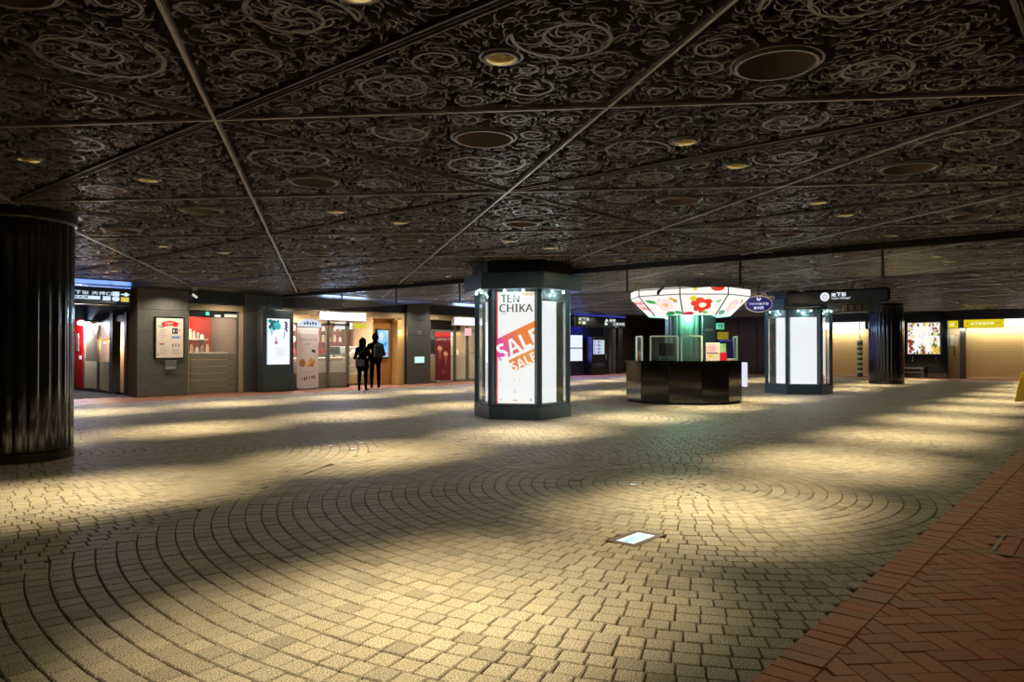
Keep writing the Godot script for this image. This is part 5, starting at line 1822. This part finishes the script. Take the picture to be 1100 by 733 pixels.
	for s in spots:
		var at := W(cu + 1.24 * cos(deg_to_rad(s[0])), 1.0, cw + 1.24 * sin(deg_to_rad(s[0])))
		var az: float = deg_to_rad(s[1])
		var out := Vector3(cos(az), 0, -sin(az))
		var right := Vector3.UP.cross(out)
		var g := thing("acrylic_screen", s[3], "screen", at, "acrylic screens on the counter")
		var h: float = s[2]
		var b := Basis(right, Vector3.UP, out)
		m = MB.new()
		m.xf = Transform3D(b, Vector3.ZERO)
		m.box(Vector3(-h, 0.02, -0.003), Vector3(h, 0.56, 0.003))
		put("pane", m, M.acrylic, g)
		for e in [-1.0, 1.0]:
			m = MB.new()
			m.xf = Transform3D(b, Vector3.ZERO)
			m.box(Vector3(e * h - 0.018, 0.0, -0.02), Vector3(e * h + 0.018, 0.58, 0.02), 0.005)
			put("upright", m, M.acrylic_edge, g)
		m = MB.new()
		m.xf = Transform3D(b, Vector3.ZERO)
		m.box(Vector3(-h, 0.555, -0.012), Vector3(h, 0.585, 0.012), 0.004)
		put("top_edge", m, M.acrylic_edge, g)
	# office things on the counter
	var on := func(az: float, r: float) -> Vector3: return W(cu + r * cos(deg_to_rad(az)), 1.0, cw + r * sin(deg_to_rad(az)))
	var mo := thing("desk_monitor", "black desk monitor turned away behind the left acrylic screen", "monitor", on.call(190.0, 1.2))
	m = MB.new()
	m.xf = Transform3D(Basis(Vector3.UP, -0.75), Vector3(0, 0, 0))
	m.box(Vector3(-0.2, 0.12, -0.02), Vector3(0.2, 0.42, 0.02), 0.008)
	put("screen", m, M.navy, mo)
	m = MB.new()
	m.box(Vector3(-0.02, 0.0, -0.02), Vector3(0.02, 0.14, 0.02))
	m.box(Vector3(-0.1, 0.0, -0.08), Vector3(0.1, 0.015, 0.08), 0.004)
	put("stand", m, M.black_satin, mo)
	var mc := thing("desk_microphone", "thin bent desk microphone behind the left acrylic screen", "microphone", on.call(178.0, 1.04))
	m = MB.new()
	m.tube([Vector3(0, 0, 0), Vector3(0.0, 0.12, 0.0), Vector3(0.0, 0.28, 0.06), Vector3(0.0, 0.40, 0.12)], 0.014, 6)
	put("stem", m, M.steel, mc)
	m = MB.new()
	m.lathe([Vector2(0.05, 0.0), Vector2(0.05, 0.015), Vector2(0.0, 0.02)], Vector3.ZERO, 12)
	put("foot", m, M.black_satin, mc)
	var im := sheet(96, 112, Color(0.86, 0.80, 0.84))
	for k in 6:
		rect(im, 6, 8 + k * 9, 66, 4, [Color(0.7, 0.6, 0.75), Color(0.8, 0.55, 0.65), Color(0.6, 0.55, 0.7)][k % 3])
	oval(im, 50, 34, 18, 14, Color(0.85, 0.6, 0.8))
	rect(im, 6, 62, 84, 6, Color(0.2, 0.18, 0.2))
	oval(im, 32, 84, 16, 12, Color(0.95, 0.7, 0.45))
	oval(im, 66, 88, 18, 10, Color(0.7, 0.85, 0.65))
	printed("leaflet_print", im)
	var lf := thing("leaflet_board", "pink printed notice board leaning on the counter before the column", "notice board", on.call(242.0, 1.2))
	var fb := Basis(Vector3.UP, deg_to_rad(-50.0))
	m = MB.new()
	m.xf = Transform3D(fb, Vector3.ZERO)
	m.box(Vector3(-0.16, 0.0, -0.02), Vector3(0.16, 0.42, -0.002), 0.004)
	put("board", m, M.white, lf)
	m = MB.new()
	m.xf = Transform3D(fb, Vector3.ZERO)
	m.q(Vector3(-0.15, 0.01, 0), Vector3(0.15, 0.01, 0), Vector3(0.15, 0.41, 0), Vector3(-0.15, 0.41, 0))
	put("print", m, M.leaflet_print, lf)
	mat("terminal_blue", Color(0.03, 0.13, 0.62), 0.35)
	mat("mint", Color(0.62, 0.86, 0.72), 0.5)
	mat("raspberry", Color(0.78, 0.12, 0.25), 0.5)
	var tm := thing("blue_terminal", "blue touch terminal with a dark screen at the right of the counter", "terminal", on.call(268.0, 1.18))
	m = MB.new()
	m.xf = Transform3D(fb * Basis(Vector3.RIGHT, -0.18), Vector3.ZERO)
	m.box(Vector3(-0.16, 0.03, -0.06), Vector3(0.16, 0.5, 0.0), 0.02)
	put("body", m, M.terminal_blue, tm)
	m = MB.new()
	m.xf = Transform3D(fb * Basis(Vector3.RIGHT, -0.18), Vector3.ZERO)
	m.box(Vector3(-0.10, 0.22, 0.0), Vector3(0.08, 0.46, 0.008), 0.004)
	put("screen", m, M.charcoal, tm)
	m = MB.new()
	m.xf = Transform3D(fb, Vector3.ZERO)
	m.box(Vector3(-0.18, 0.0, -0.12), Vector3(0.18, 0.05, 0.08), 0.01)
	put("foot", m, M.white, tm)
	var pk := thing("leaflet_holder", "mint and raspberry leaflet holder beside the blue terminal", "leaflet holder", on.call(255.0, 1.22))
	m = MB.new()
	m.xf = Transform3D(fb, Vector3.ZERO)
	m.box(Vector3(-0.09, 0.1, -0.03), Vector3(0.09, 0.40, -0.015), 0.003)
	put("leaflet", m, M.mint, pk)
	m = MB.new()
	m.xf = Transform3D(fb, Vector3.ZERO)
	m.box(Vector3(-0.1, 0.0, -0.04), Vector3(0.1, 0.2, 0.03), 0.01)
	put("pocket", m, M.raspberry, pk)
	var yc := thing("yellow_card", "small yellow card standing behind the blue terminal", "card", on.call(277.0, 1.0))
	m = MB.new()
	m.xf = Transform3D(fb, Vector3.ZERO)
	m.box(Vector3(-0.13, 0.5, -0.006), Vector3(0.13, 0.68, 0.006))
	put("card", m, M.yellow, yc)
	m = MB.new()
	m.box(Vector3(-0.01, 0.0, -0.01), Vector3(0.01, 0.5, 0.01))
	m.box(Vector3(-0.06, 0.0, -0.06), Vector3(0.06, 0.012, 0.06))
	put("stand", m, M.steel, yc)
	var dp := thing("column_board", "tall dark grey board fixed to the right side of the booth column", "board", W(16.38, 1.0, 7.82))
	var cb := Basis(Vector3.UP, deg_to_rad(-49.4))
	m = MB.new()
	m.xf = Transform3D(cb, Vector3.ZERO)
	m.box(Vector3(-0.16, 0.02, -0.02), Vector3(0.16, 1.06, 0.02), 0.01)
	put("board", m, M.charcoal, dp)
	m = MB.new()
	m.xf = Transform3D(cb, Vector3.ZERO)
	m.box(Vector3(-0.10, 0.70, 0.02), Vector3(0.10, 0.76, 0.024))
	put("heading", m, M.steel, dp)
	var sd := thing("lit_side_panel", "white lit panel on the right flank of the black counter", "light panel", W(17.6, 0.4, 7.86))
	m = MB.new()
	var az := deg_to_rad(308.0)
	var out := Vector3(cos(az), 0, -sin(az))
	m.xf = Transform3D(Basis(Vector3.UP.cross(out), Vector3.UP, out), W(cu, 0, cw) + out * 1.45 - sd.position)
	m.box(Vector3(-0.28, 0.36, 0.0), Vector3(0.28, 0.95, 0.05), 0.01)
	put("panel", m, glow("side_panel", Color(0.93, 0.94, 1.0), 0.85), sd)
	m = MB.new()
	m.xf = Transform3D(Basis(Vector3.UP.cross(out), Vector3.UP, out), W(cu, 0, cw) + out * 1.45 - sd.position)
	m.box(Vector3(-0.3, 0.34, -0.02), Vector3(0.3, 0.36, 0.05))
	put("ledge", m, M.steel, sd)

func signs() -> void:
	# oval blue information sign with scrolls
	var im := sheet(320, 200, Color(0.10, 0.09, 0.42))
	var wt := Color(0.95, 0.95, 1.0)
	oval(im, 160, 34, 26, 26, wt)
	oval(im, 160, 26, 11, 15, Color(0.10, 0.09, 0.42))
	rect(im, 150, 0, 20, 22, Color(0.10, 0.09, 0.42))
	write(im, "TENCHIKA", 42, 108, 20, wt, sans_bold)
	kanji(im, "地下街", 166, 80, 36, wt, 0.15)
	kanji(im, "案内所", 96, 130, 40, wt, 0.16)
	backlit("oval_print", im, 0.85)
	var at := W(18.2, 2.42, 7.33)
	var t := thing("oval_sign", "oval blue information sign in a pale scroll frame hanging beside the canopy", "sign", at)
	var b := Basis(Vector3.UP, deg_to_rad(-65.0))
	var m := MB.new()
	m.xf = Transform3D(b, Vector3.ZERO)
	var k2 := 40
	for k in k2:
		var a0 := TAU * k / k2
		var a1 := TAU * (k + 1) / k2
		var i := m.v.size()
		for p in [Vector2.ZERO, Vector2(cos(a0), sin(a0)), Vector2(cos(a1), sin(a1))]:
			m.vert(Vector3(p.x * 0.31, p.y * 0.195, 0.022), Vector3(0, 0, 1), Vector2(0.5 + p.x * 0.49, 0.5 - p.y * 0.49))
		m.ix.append_array([i, i + 2, i + 1])
	put("face", m, M.oval_print, t)
	m = MB.new()
	m.xf = Transform3D(b, Vector3.ZERO)
	var edge := []
	for k in k2 + 1:
		edge.append(Vector3(cos(TAU * k / k2) * 0.32, sin(TAU * k / k2) * 0.205, 0.01))
	m.tube(edge, 0.014, 6)
	put("rim", m, M.white, t)
	m = MB.new()
	m.xf = Transform3D(b * Basis(Vector3.RIGHT, PI / 2), Vector3.ZERO)
	var pl := PackedVector2Array()
	for k in k2:
		pl.append(Vector2(cos(TAU * k / k2) * 0.315, sin(TAU * k / k2) * 0.20))
	m.prism(pl, -0.02, 0.018)
	put("back", m, M.charcoal, t)
	mat("scroll_pale", Color(0.66, 0.6, 0.57), 0.45, 0.3)
	for s in [-1.0, 1.0]:
		m = MB.new()
		m.xf = Transform3D(b, Vector3.ZERO)
		var path := []
		for k in 22:
			var f := k / 21.0
			path.append(Vector3(s * (0.31 + 0.075 * cos(f * 9.0) * (1.0 - 0.7 * f)), 0.13 + 0.075 * sin(f * 9.0) * (1.0 - 0.7 * f), 0))
		m.tube(path, 0.011, 5)
		path = []
		for k in 12:
			var f := k / 11.0
			path.append(Vector3(s * (0.05 + 0.24 * f), 0.235 - 0.06 * f * f + 0.03 * sin(f * 6.0), 0))
		m.tube(path, 0.012, 5)
		put("scroll", m, M.scroll_pale, t)
	m = MB.new()
	m.tube([Vector3(0, 0.2, 0), Vector3(0, 0.48, 0)], 0.01, 6)
	put("hanger", m, M.black_satin, t)
	# long black hanging sign with a round emblem
	im = sheet(984, 112, Color(0.035, 0.035, 0.045))
	oval(im, 392, 56, 46, 46, wt)
	oval(im, 392, 56, 27, 27, Color(0.80, 0.82, 0.86))
	oval(im, 392, 60, 11, 14, wt)
	kanji(im, "地下街", 456, 14, 46, wt, 0.2)
	write(im, "Tenjin Chikagai", 456, 92, 20, wt, sans_bold, 0.0, 0.9)
	backlit("emblem_print", im, 0.9)
	var s := thing("hanging_sign", "long black rounded hanging sign with a white round emblem near the second kiosk", "sign", W(19.7, 2.4, 5.9))
	m = start(s)
	rpart(s, "case", M.black_satin, 19.64, 19.76, 2.45, 2.80, 4.62, 7.2, 0.055)
	m.q(W(19.637, 2.485, 7.14), W(19.637, 2.485, 4.68), W(19.637, 2.765, 4.68), W(19.637, 2.765, 7.14))
	put("print", m, M.emblem_print, s)
	m = start(s)
	m.tube([W(19.7, 2.40, 7.2), W(19.7, 2.36, 6.9), W(19.7, 2.39, 6.3)], 0.014, 6)
	put("lower_trim", m, M.steel, s)
	for w in [5.2, 6.5]:
		m = start(s)
		m.tube([W(19.7, 2.79, w), W(19.7, 2.92, w)], 0.014, 6)
		put("hanger", m, M.black_satin, s)
	mat("bronze", Color(0.25, 0.18, 0.12), 0.5, 0.3)
	var g := thing("bronze_plate_sign", "dull bronze lettered plate on the beam behind the hanging sign", "sign", W(24.0, 2.5, 7.3))
	rpart(g, "plate", M.black_satin, 24.0, 24.06, 2.42, 2.68, 5.9, 8.3, 0.01)
	for k in 9:
		rpart(g, "letter", M.bronze, 23.98, 24.0, 2.46, 2.63, 6.25 + k * 0.2, 6.39 + k * 0.2, 0.004)
	for w in [6.2, 8.0]:
		rpart(g, "hanger", M.black_satin, 24.02, 24.04, 2.68, 2.92, w, w + 0.02)

func smoke_barrier() -> void:
	var t := thing("smoke_barrier", "long glass smoke barrier hanging from a black rail across the ceiling", "smoke barrier", W(12.12, 2.4, 8.0))
	rpart(t, "rail", M.black_matt, 12.06, 12.18, 2.80, 2.93, -4.4, 19.3, 0.008)
	var w := -3.85
	while w < 17.0:
		rpart(t, "post", M.black_satin, 12.105, 12.135, 2.38, 2.8, w, w + 0.03)
		rpart(t, "pane", M.smoke_glass, 12.115, 12.125, 2.40, 2.8, w + 0.04, w + 2.25)
		rpart(t, "bottom_edge", M.joint_dull, 12.11, 12.13, 2.385, 2.40, w + 0.03, w + 2.26)
		w += 2.26

func floor_things() -> void:
	var im := sheet(160, 72, Color(0.96, 0.99, 1.0))
	var cy := Color(0.25, 0.80, 1.15)
	write(im, "EXIT", 26, 44, 24, cy, sans_bold)
	facet(im, Vector2(8, 36), Vector2(22, 24), Vector2(22, 48), cy)
	rect(im, 26, 52, 58, 4, Color(0.6, 0.86, 0.86))
	oval(im, 120, 36, 14, 14, Color(0.84, 0.92, 0.98))
	backlit("floor_sign_print", im, 0.95)
	var t := thing("floor_sign", "bright white lit guide sign set in a steel frame in the cobbles", "floor sign", W(4.36, 0, 2.62))
	var m := MB.new()
	m.box(Vector3(-0.195, -0.012, -0.118), Vector3(0.195, 0.002, -0.072), 0.003)
	m.box(Vector3(-0.195, -0.012, 0.072), Vector3(0.195, 0.002, 0.118), 0.003)
	m.box(Vector3(-0.195, -0.012, -0.072), Vector3(-0.15, 0.002, 0.072), 0.003)
	m.box(Vector3(0.15, -0.012, -0.072), Vector3(0.195, 0.002, 0.072), 0.003)
	mat("bronze_steel", Color(0.42, 0.36, 0.32), 0.4, 0.6)
	put("frame", m, M.bronze_steel, t)
	m = MB.new()
	m.q(Vector3(-0.15, -0.002, 0.072), Vector3(0.15, -0.002, 0.072), Vector3(0.15, -0.002, -0.072), Vector3(-0.15, -0.002, -0.072))
	put("lit_face", m, M.floor_sign_print, t)
	for x in [-0.172, 0.172]:
		for z in [-0.095, 0.095]:
			m = MB.new()
			m.lathe([Vector2(0.007, 0.002), Vector2(0.006, 0.004), Vector2(0.0, 0.004)], Vector3(x, 0, z), 8)
			put("screw", m, M.steel, t)
	area_light(t, W(4.36, 0.012, 2.62), Vector3.UP, 0.28, 0.14, Color(0.9, 1.0, 1.0), 0.01)
	glow("stud_glint", Color(0.95, 0.97, 1.0), 0.85)  # painted glint: the studs only reflect, their glow is put in
	for p in [[5.81, 8.16, "round white floor stud leftmost of three in the dark cobbles"], [6.25, 8.07, "round white floor stud farthest of three in the dark cobbles"], [5.78, 7.63, "round white floor stud nearest of three in the dark cobbles"], [6.02, 3.65, "single round white floor stud beyond the lit floor sign"]]:
		var sd := thing("floor_stud", p[2], "floor stud", W(p[0], 0, p[1]), "white floor studs")
		m = MB.new()
		m.lathe([Vector2(0.045, -0.004), Vector2(0.043, 0.005), Vector2(0.03, 0.007)], Vector3.ZERO, 16)
		put("ring", m, M.steel, sd)
		m = MB.new()
		m.lathe([Vector2(0.03, 0.007), Vector2(0.0, 0.009)], Vector3.ZERO, 16)
		put("lens", m, M.stud_glint, sd)
	# steel framed access cover in the brick walk
	var g := thing("access_cover", "steel framed access cover set in the red brick walk", "floor cover", W(5.80, 0, 0.45))
	m = MB.new()
	for e in [[-0.30, -0.28, 0.30, -0.255], [-0.30, 0.255, 0.30, 0.28], [-0.30, -0.255, -0.275, 0.255], [0.275, -0.255, 0.30, 0.255]]:
		m.box(Vector3(e[0], -0.012, e[1]), Vector3(e[2], 0.003, e[3]), 0.002)
	put("frame", m, M.rim, g)
	for k in 5:
		m = MB.new()
		m.box(Vector3(-0.27, -0.02, -0.25 + k * 0.101), Vector3(0.27, -0.001, -0.155 + k * 0.101), 0.004)
		put("brick", m, M["brick_%d" % k], g)
	for x in [-0.22, 0.22]:
		m = MB.new()
		m.lathe([Vector2(0.018, 0.0), Vector2(0.015, 0.004), Vector2(0.0, 0.004)], Vector3(x, 0, -0.266), 8)
		put("lifting_key", m, M.black_satin, g)

# ---------------------------------------------------------------- people
func body(bones: Array, cell: float, soft: float, m: MB) -> void:
	# bones: [from, to, radius from, radius to, colour]; meshed as surface nets
	var lo := Vector3.ONE * 1e9
	var hi := -lo
	for b in bones:
		for k in 2:
			lo = lo.min(b[k] - Vector3.ONE * (b[2 + k] + 3.0 * cell))
			hi = hi.max(b[k] + Vector3.ONE * (b[2 + k] + 3.0 * cell))
	var nx := int((hi.x - lo.x) / cell) + 2
	var ny := int((hi.y - lo.y) / cell) + 2
	var nz := int((hi.z - lo.z) / cell) + 2
	var f := PackedFloat32Array()
	f.resize(nx * ny * nz)
	f.fill(1.0)
	var near := PackedFloat32Array()
	near.resize(nx * ny * nz)
	near.fill(9.0)
	var tint := PackedInt32Array()
	tint.resize(nx * ny * nz)
	for bi in bones.size():
		var b: Array = bones[bi]
		var p: Vector3 = b[0]
		var d: Vector3 = b[1] - p
		var dd := maxf(d.length_squared(), 1e-9)
		var big := maxf(b[2], b[3]) + soft * 1.5 + cell * 2.0
		var a0 := ((p.min(b[1]) - Vector3.ONE * big - lo) / cell).floor().clamp(Vector3.ZERO, Vector3(nx - 1, ny - 1, nz - 1))
		var a1 := ((p.max(b[1]) + Vector3.ONE * big - lo) / cell).ceil().clamp(Vector3.ZERO, Vector3(nx - 1, ny - 1, nz - 1))
		for z in range(int(a0.z), int(a1.z) + 1):
			for y in range(int(a0.y), int(a1.y) + 1):
				for x in range(int(a0.x), int(a1.x) + 1):
					var q := lo + Vector3(x, y, z) * cell
					var t := clampf((q - p).dot(d) / dd, 0.0, 1.0)
					var s := (q - p - d * t).length() - lerpf(b[2], b[3], t)
					var i := x + nx * (y + ny * z)
					var o := f[i]
					var h := maxf(soft - absf(o - s), 0.0) / soft
					f[i] = minf(o, s) - h * h * soft * 0.25
					if s < near[i]:
						near[i] = s
						tint[i] = bi
	var at := {}
	var off := [0, 1, nx, nx + 1, nx * ny, nx * ny + 1, nx * ny + nx, nx * ny + nx + 1]
	for z in nz - 1:
		for y in ny - 1:
			for x in nx - 1:
				var i := x + nx * (y + ny * z)
				var inside := 0
				for k in 8:
					if f[i + off[k]] < 0.0:
						inside += 1
				if inside == 0 or inside == 8:
					continue
				var sum := Vector3.ZERO
				var cnt := 0
				for k in 8:
					for ax in 3:
						var l := k | (1 << ax)
						if l == k:
							continue
						var u: float = f[i + off[k]]
						var v: float = f[i + off[l]]
						if (u < 0.0) != (v < 0.0):
							var c0 := Vector3(k & 1, (k >> 1) & 1, (k >> 2) & 1)
							var c1 := Vector3(l & 1, (l >> 1) & 1, (l >> 2) & 1)
							sum += c0.lerp(c1, u / (u - v))
							cnt += 1
				var g := Vector3(f[i + 1] - f[i], f[i + nx] - f[i], f[i + nx * ny] - f[i]) + Vector3(f[i + off[7]] - f[i + off[6]], f[i + off[7]] - f[i + off[5]], f[i + off[7]] - f[i + off[3]])
				m.col = bones[tint[i]][4]
				at[i] = m.vert(lo + (Vector3(x, y, z) + sum / cnt) * cell, g.normalized())
	var step := [1, nx, nx * ny]
	for i in at:
		for ax in 3:
			var a: int = step[ax]
			var b: int = step[(ax + 1) % 3]
			var c: int = step[(ax + 2) % 3]
			var u: float = f[i]
			var v: float = f[i + a]
			if (u < 0.0) == (v < 0.0):
				continue
			if not (at.has(i - b) and at.has(i - c) and at.has(i - b - c)):
				continue
			var q := [at[i], at[i - b], at[i - b - c], at[i - c]]
			if u < 0.0:
				m.ix.append_array([q[0], q[1], q[2], q[0], q[2], q[3]])
			else:
				m.ix.append_array([q[0], q[2], q[1], q[0], q[3], q[2]])

func hand(at: Vector3, dir: Vector3, side: float, skin: Color, m: MB) -> void:
	var d := dir.normalized()
	var s := d.cross(Vector3.UP).normalized() * side
	var up := s.cross(d).normalized()
	var bones := [[at, at + d * 0.06, 0.028, 0.03, skin]]
	for k in 4:
		var root := at + d * 0.07 + s * (0.027 - 0.018 * k)
		var long: float = [0.066, 0.076, 0.07, 0.054][k]
		var mid := root + (d * 0.9 - up * 0.25).normalized() * long * 0.5
		bones.append([root - d * 0.02, mid, 0.0095, 0.009, skin])
		bones.append([mid, mid + (d * 0.6 - up * 0.8).normalized() * long * 0.5, 0.009, 0.0075, skin])
	var th := at + d * 0.02 + s * 0.028
	bones.append([th, th + (d + s * 0.8).normalized() * 0.035, 0.012, 0.0105, skin])
	bones.append([th + (d + s * 0.8).normalized() * 0.035, th + (d + s * 0.8).normalized() * 0.035 + (d - up * 0.4).normalized() * 0.028, 0.0105, 0.009, skin])
	body(bones, 0.006, 0.008, m)

func person(label: String, at: Vector3, turn: float, tall: float, woman: bool) -> Node3D:
	# built facing -z, feet on y = 0, then turned
	var t := thing("person", label, "person", at, "people at the snack shop")
	t.rotation.y = turn
	var k := tall / 1.7
	var skin := Color(0.50, 0.32, 0.22)
	var coat := Color(0.038, 0.038, 0.046) if woman else Color(0.04, 0.05, 0.095)
	var leg := Color(0.036, 0.036, 0.048) if woman else Color(0.03, 0.034, 0.055)
	var shoe := Color(0.015, 0.012, 0.012) if woman else Color(0.02, 0.02, 0.025)
	var sh := 0.165 if woman else 0.19       # half shoulder width
	var b := []
	var v := func(x: float, y: float, z: float) -> Vector3: return Vector3(x, y, z) * k
	# head, neck, face
	b.append([v.call(0, 1.56, -0.01), v.call(0, 1.62, 0.0), 0.085 * k, 0.088 * k, skin])
	b.append([v.call(0, 1.50, -0.035), v.call(0, 1.55, -0.03), 0.05 * k, 0.07 * k, skin])
	b.append([v.call(0, 1.54, -0.10), v.call(0, 1.57, -0.095), 0.014 * k, 0.01 * k, skin])
	b.append([v.call(-0.088, 1.54, 0), v.call(-0.09, 1.575, 0.005), 0.014 * k, 0.017 * k, skin])
	b.append([v.call(0.088, 1.54, 0), v.call(0.09, 1.575, 0.005), 0.014 * k, 0.017 * k, skin])
	b.append([v.call(0, 1.40, 0.015), v.call(0, 1.52, 0.0), 0.052 * k, 0.05 * k, skin])
	# trunk in the coat
	b.append([v.call(-sh * 0.62, 1.33, 0.01), v.call(sh * 0.62, 1.33, 0.01), 0.095 * k, 0.095 * k, coat])
	b.append([v.call(0, 1.02, 0.0), v.call(0, 1.30, 0.0), 0.125 * k, 0.15 * k, coat])
	b.append([v.call(-0.07, 0.92, 0.0), v.call(0.07, 0.92, 0.0), 0.135 * k, 0.135 * k, coat])
	if woman:
		b.append([v.call(-0.08, 0.78, 0.0), v.call(0.08, 0.78, 0.0), 0.135 * k, 0.135 * k, coat])
	for s in [-1.0, 1.0]:
		var hip: Vector3 = v.call(s * 0.09, 0.88, 0)
		var fore: float = -0.02 if s > 0 else 0.04
		var knee: Vector3 = v.call(s * 0.10, 0.49, -0.02 + fore * 0.5)
		var ankle: Vector3 = v.call(s * 0.105, 0.09, 0.02 + fore)
		b.append([hip, knee, 0.085 * k, 0.06 * k, leg])
		b.append([knee, v.call(s * 0.103, 0.34, 0.02 + fore * 0.7), 0.058 * k, 0.058 * k, leg])
		b.append([v.call(s * 0.103, 0.34, 0.02 + fore * 0.7), ankle, 0.056 * k, 0.04 * k, leg])
		b.append([ankle + Vector3(0, -0.045, 0.03) * k, ankle + Vector3(s * 0.02, -0.05, -0.14) * k, 0.042 * k, 0.036 * k, shoe])
		# arms bent, hands brought forward
		var shoulder: Vector3 = v.call(s * sh, 1.34, 0.01)
		var elbow: Vector3 = v.call(s * (sh + 0.075), 1.07, 0.05)
		var wrist: Vector3 = v.call(s * (sh - 0.02), 0.99, -0.17)
		if not woman and s > 0:
			wrist = v.call(s * (sh + 0.02), 1.02, -0.18)
		b.append([shoulder, elbow, 0.062 * k, 0.05 * k, coat])
		b.append([elbow, wrist, 0.05 * k, 0.036 * k, coat])
	var m := MB.new()
	m.colored = true
	body(b, 0.018, 0.035, m)
	for s in [-1.0, 1.0]:
		var elbow: Vector3 = v.call(s * (sh + 0.075), 1.07, 0.05)
		var wrist: Vector3 = v.call(s * (sh - 0.02), 0.99, -0.17)
		if not woman and s > 0:
			wrist = v.call(s * (sh + 0.02), 1.02, -0.18)
		hand(wrist + (wrist - elbow).normalized() * 0.02, wrist - elbow, -s, skin, m)
	put("body", m, M.cloth, t)
	# hair
	var dark := Color(0.012, 0.009, 0.008)
	b = [[v.call(0, 1.60, 0.02), v.call(0, 1.64, 0.01), 0.098 * k, 0.09 * k, dark], [v.call(0, 1.55, 0.045), v.call(0, 1.62, 0.04), 0.075 * k, 0.085 * k, dark]]
	if woman:
		for s in [-1.0, 0.0, 1.0]:
			b.append([v.call(s * 0.055, 1.60, 0.04), v.call(s * 0.065, 1.43, 0.055), 0.06 * k, 0.045 * k, dark])
	m = MB.new()
	m.colored = true
	body(b, 0.012, 0.03, m)
	put("hair", m, M.cloth, t)
	if not woman:
		m = MB.new()
		m.colored = true
		body([[v.call(-0.05, 1.42, 0.03), v.call(0.05, 1.42, 0.03), 0.058 * k, 0.058 * k, Color(0.35, 0.36, 0.42)]], 0.012, 0.02, m)
		put("collar", m, M.cloth, t)
		for s in [-1.0, 1.0]:
			m = MB.new()
			var fore: float = -0.02 if s > 0 else 0.04
			m.box(v.call(s * 0.115 - 0.045, 0.0, 0.02 + fore - 0.19), v.call(s * 0.115 + 0.045, 0.025, 0.02 + fore + 0.075), 0.01)
			put("shoe_sole", m, M.white, t)
	return t

func people() -> void:
	mat("cloth", Color.WHITE, 0.8)
	M.cloth.vertex_color_use_as_albedo = true
	var fwd := deg_to_rad(-42.0)
	var a := person("person in a black coat and slim dark trousers seen from behind at the snack shop", W(13.95, 0, 17.95), fwd, 1.60, true)
	person("taller person in a navy jacket with a backpack seen from behind at the snack shop", W(15.0, 0, 18.65), fwd, 1.75, false)
	var bag := thing("shoulder_bag", "small grey purple bag at the left hip of the person in the black coat", "bag", W(13.95, 0.72, 17.95))
	bag.rotation.y = fwd
	mat("bag_grey", Color(0.22, 0.20, 0.28), 0.6)
	var m := MB.new()
	m.box(Vector3(-0.2, 0.02, 0.13), Vector3(0.06, 0.24, 0.23), 0.03)
	put("pouch", m, M.bag_grey, bag)
	m = MB.new()
	m.tube([Vector3(-0.17, 0.22, 0.18), Vector3(-0.06, 0.42, 0.165), Vector3(0.06, 0.56, 0.13), Vector3(0.13, 0.62, 0.05)], 0.01, 6)
	put("strap", m, M.black_satin, bag)
	var pack := thing("backpack", "black backpack on the back of the person in the navy jacket", "backpack", W(15.0, 0.98, 18.65))
	pack.rotation.y = fwd
	m = MB.new()
	m.box(Vector3(-0.03, 0.0, 0.13), Vector3(0.25, 0.44, 0.28), 0.05)
	put("sack", m, M.black_matt, pack)
	m = MB.new()
	m.box(Vector3(0.0, 0.04, 0.27), Vector3(0.22, 0.22, 0.32), 0.025)
	put("pocket", m, M.black_satin, pack)
	m = MB.new()
	m.tube([Vector3(0.06, 0.42, 0.16), Vector3(0.10, 0.50, 0.08), Vector3(0.11, 0.46, -0.06)], 0.016, 6)
	put("strap", m, M.black_satin, pack)

func build_things() -> void:
	mat("green_lit_gloss", Color(0.22, 0.31, 0.28), 0.18)  # the green light on the booth column is put into this colour
	glow("canopy_white", Color(0.98, 0.97, 0.95), 1.0)
	column(2.76, 10.07, "fluted glossy black column cut by the left edge of the picture", M.black_gloss)
	column(16.6, 8.45, "fluted black column with green light put into its colour inside the information booth", M.green_lit_gloss)
	column(29.0, 6.95, "fluted glossy black column in front of the far wall", M.black_gloss)
	kiosks()
	booth()
	signs()
	smoke_barrier()
	floor_things()
	people()
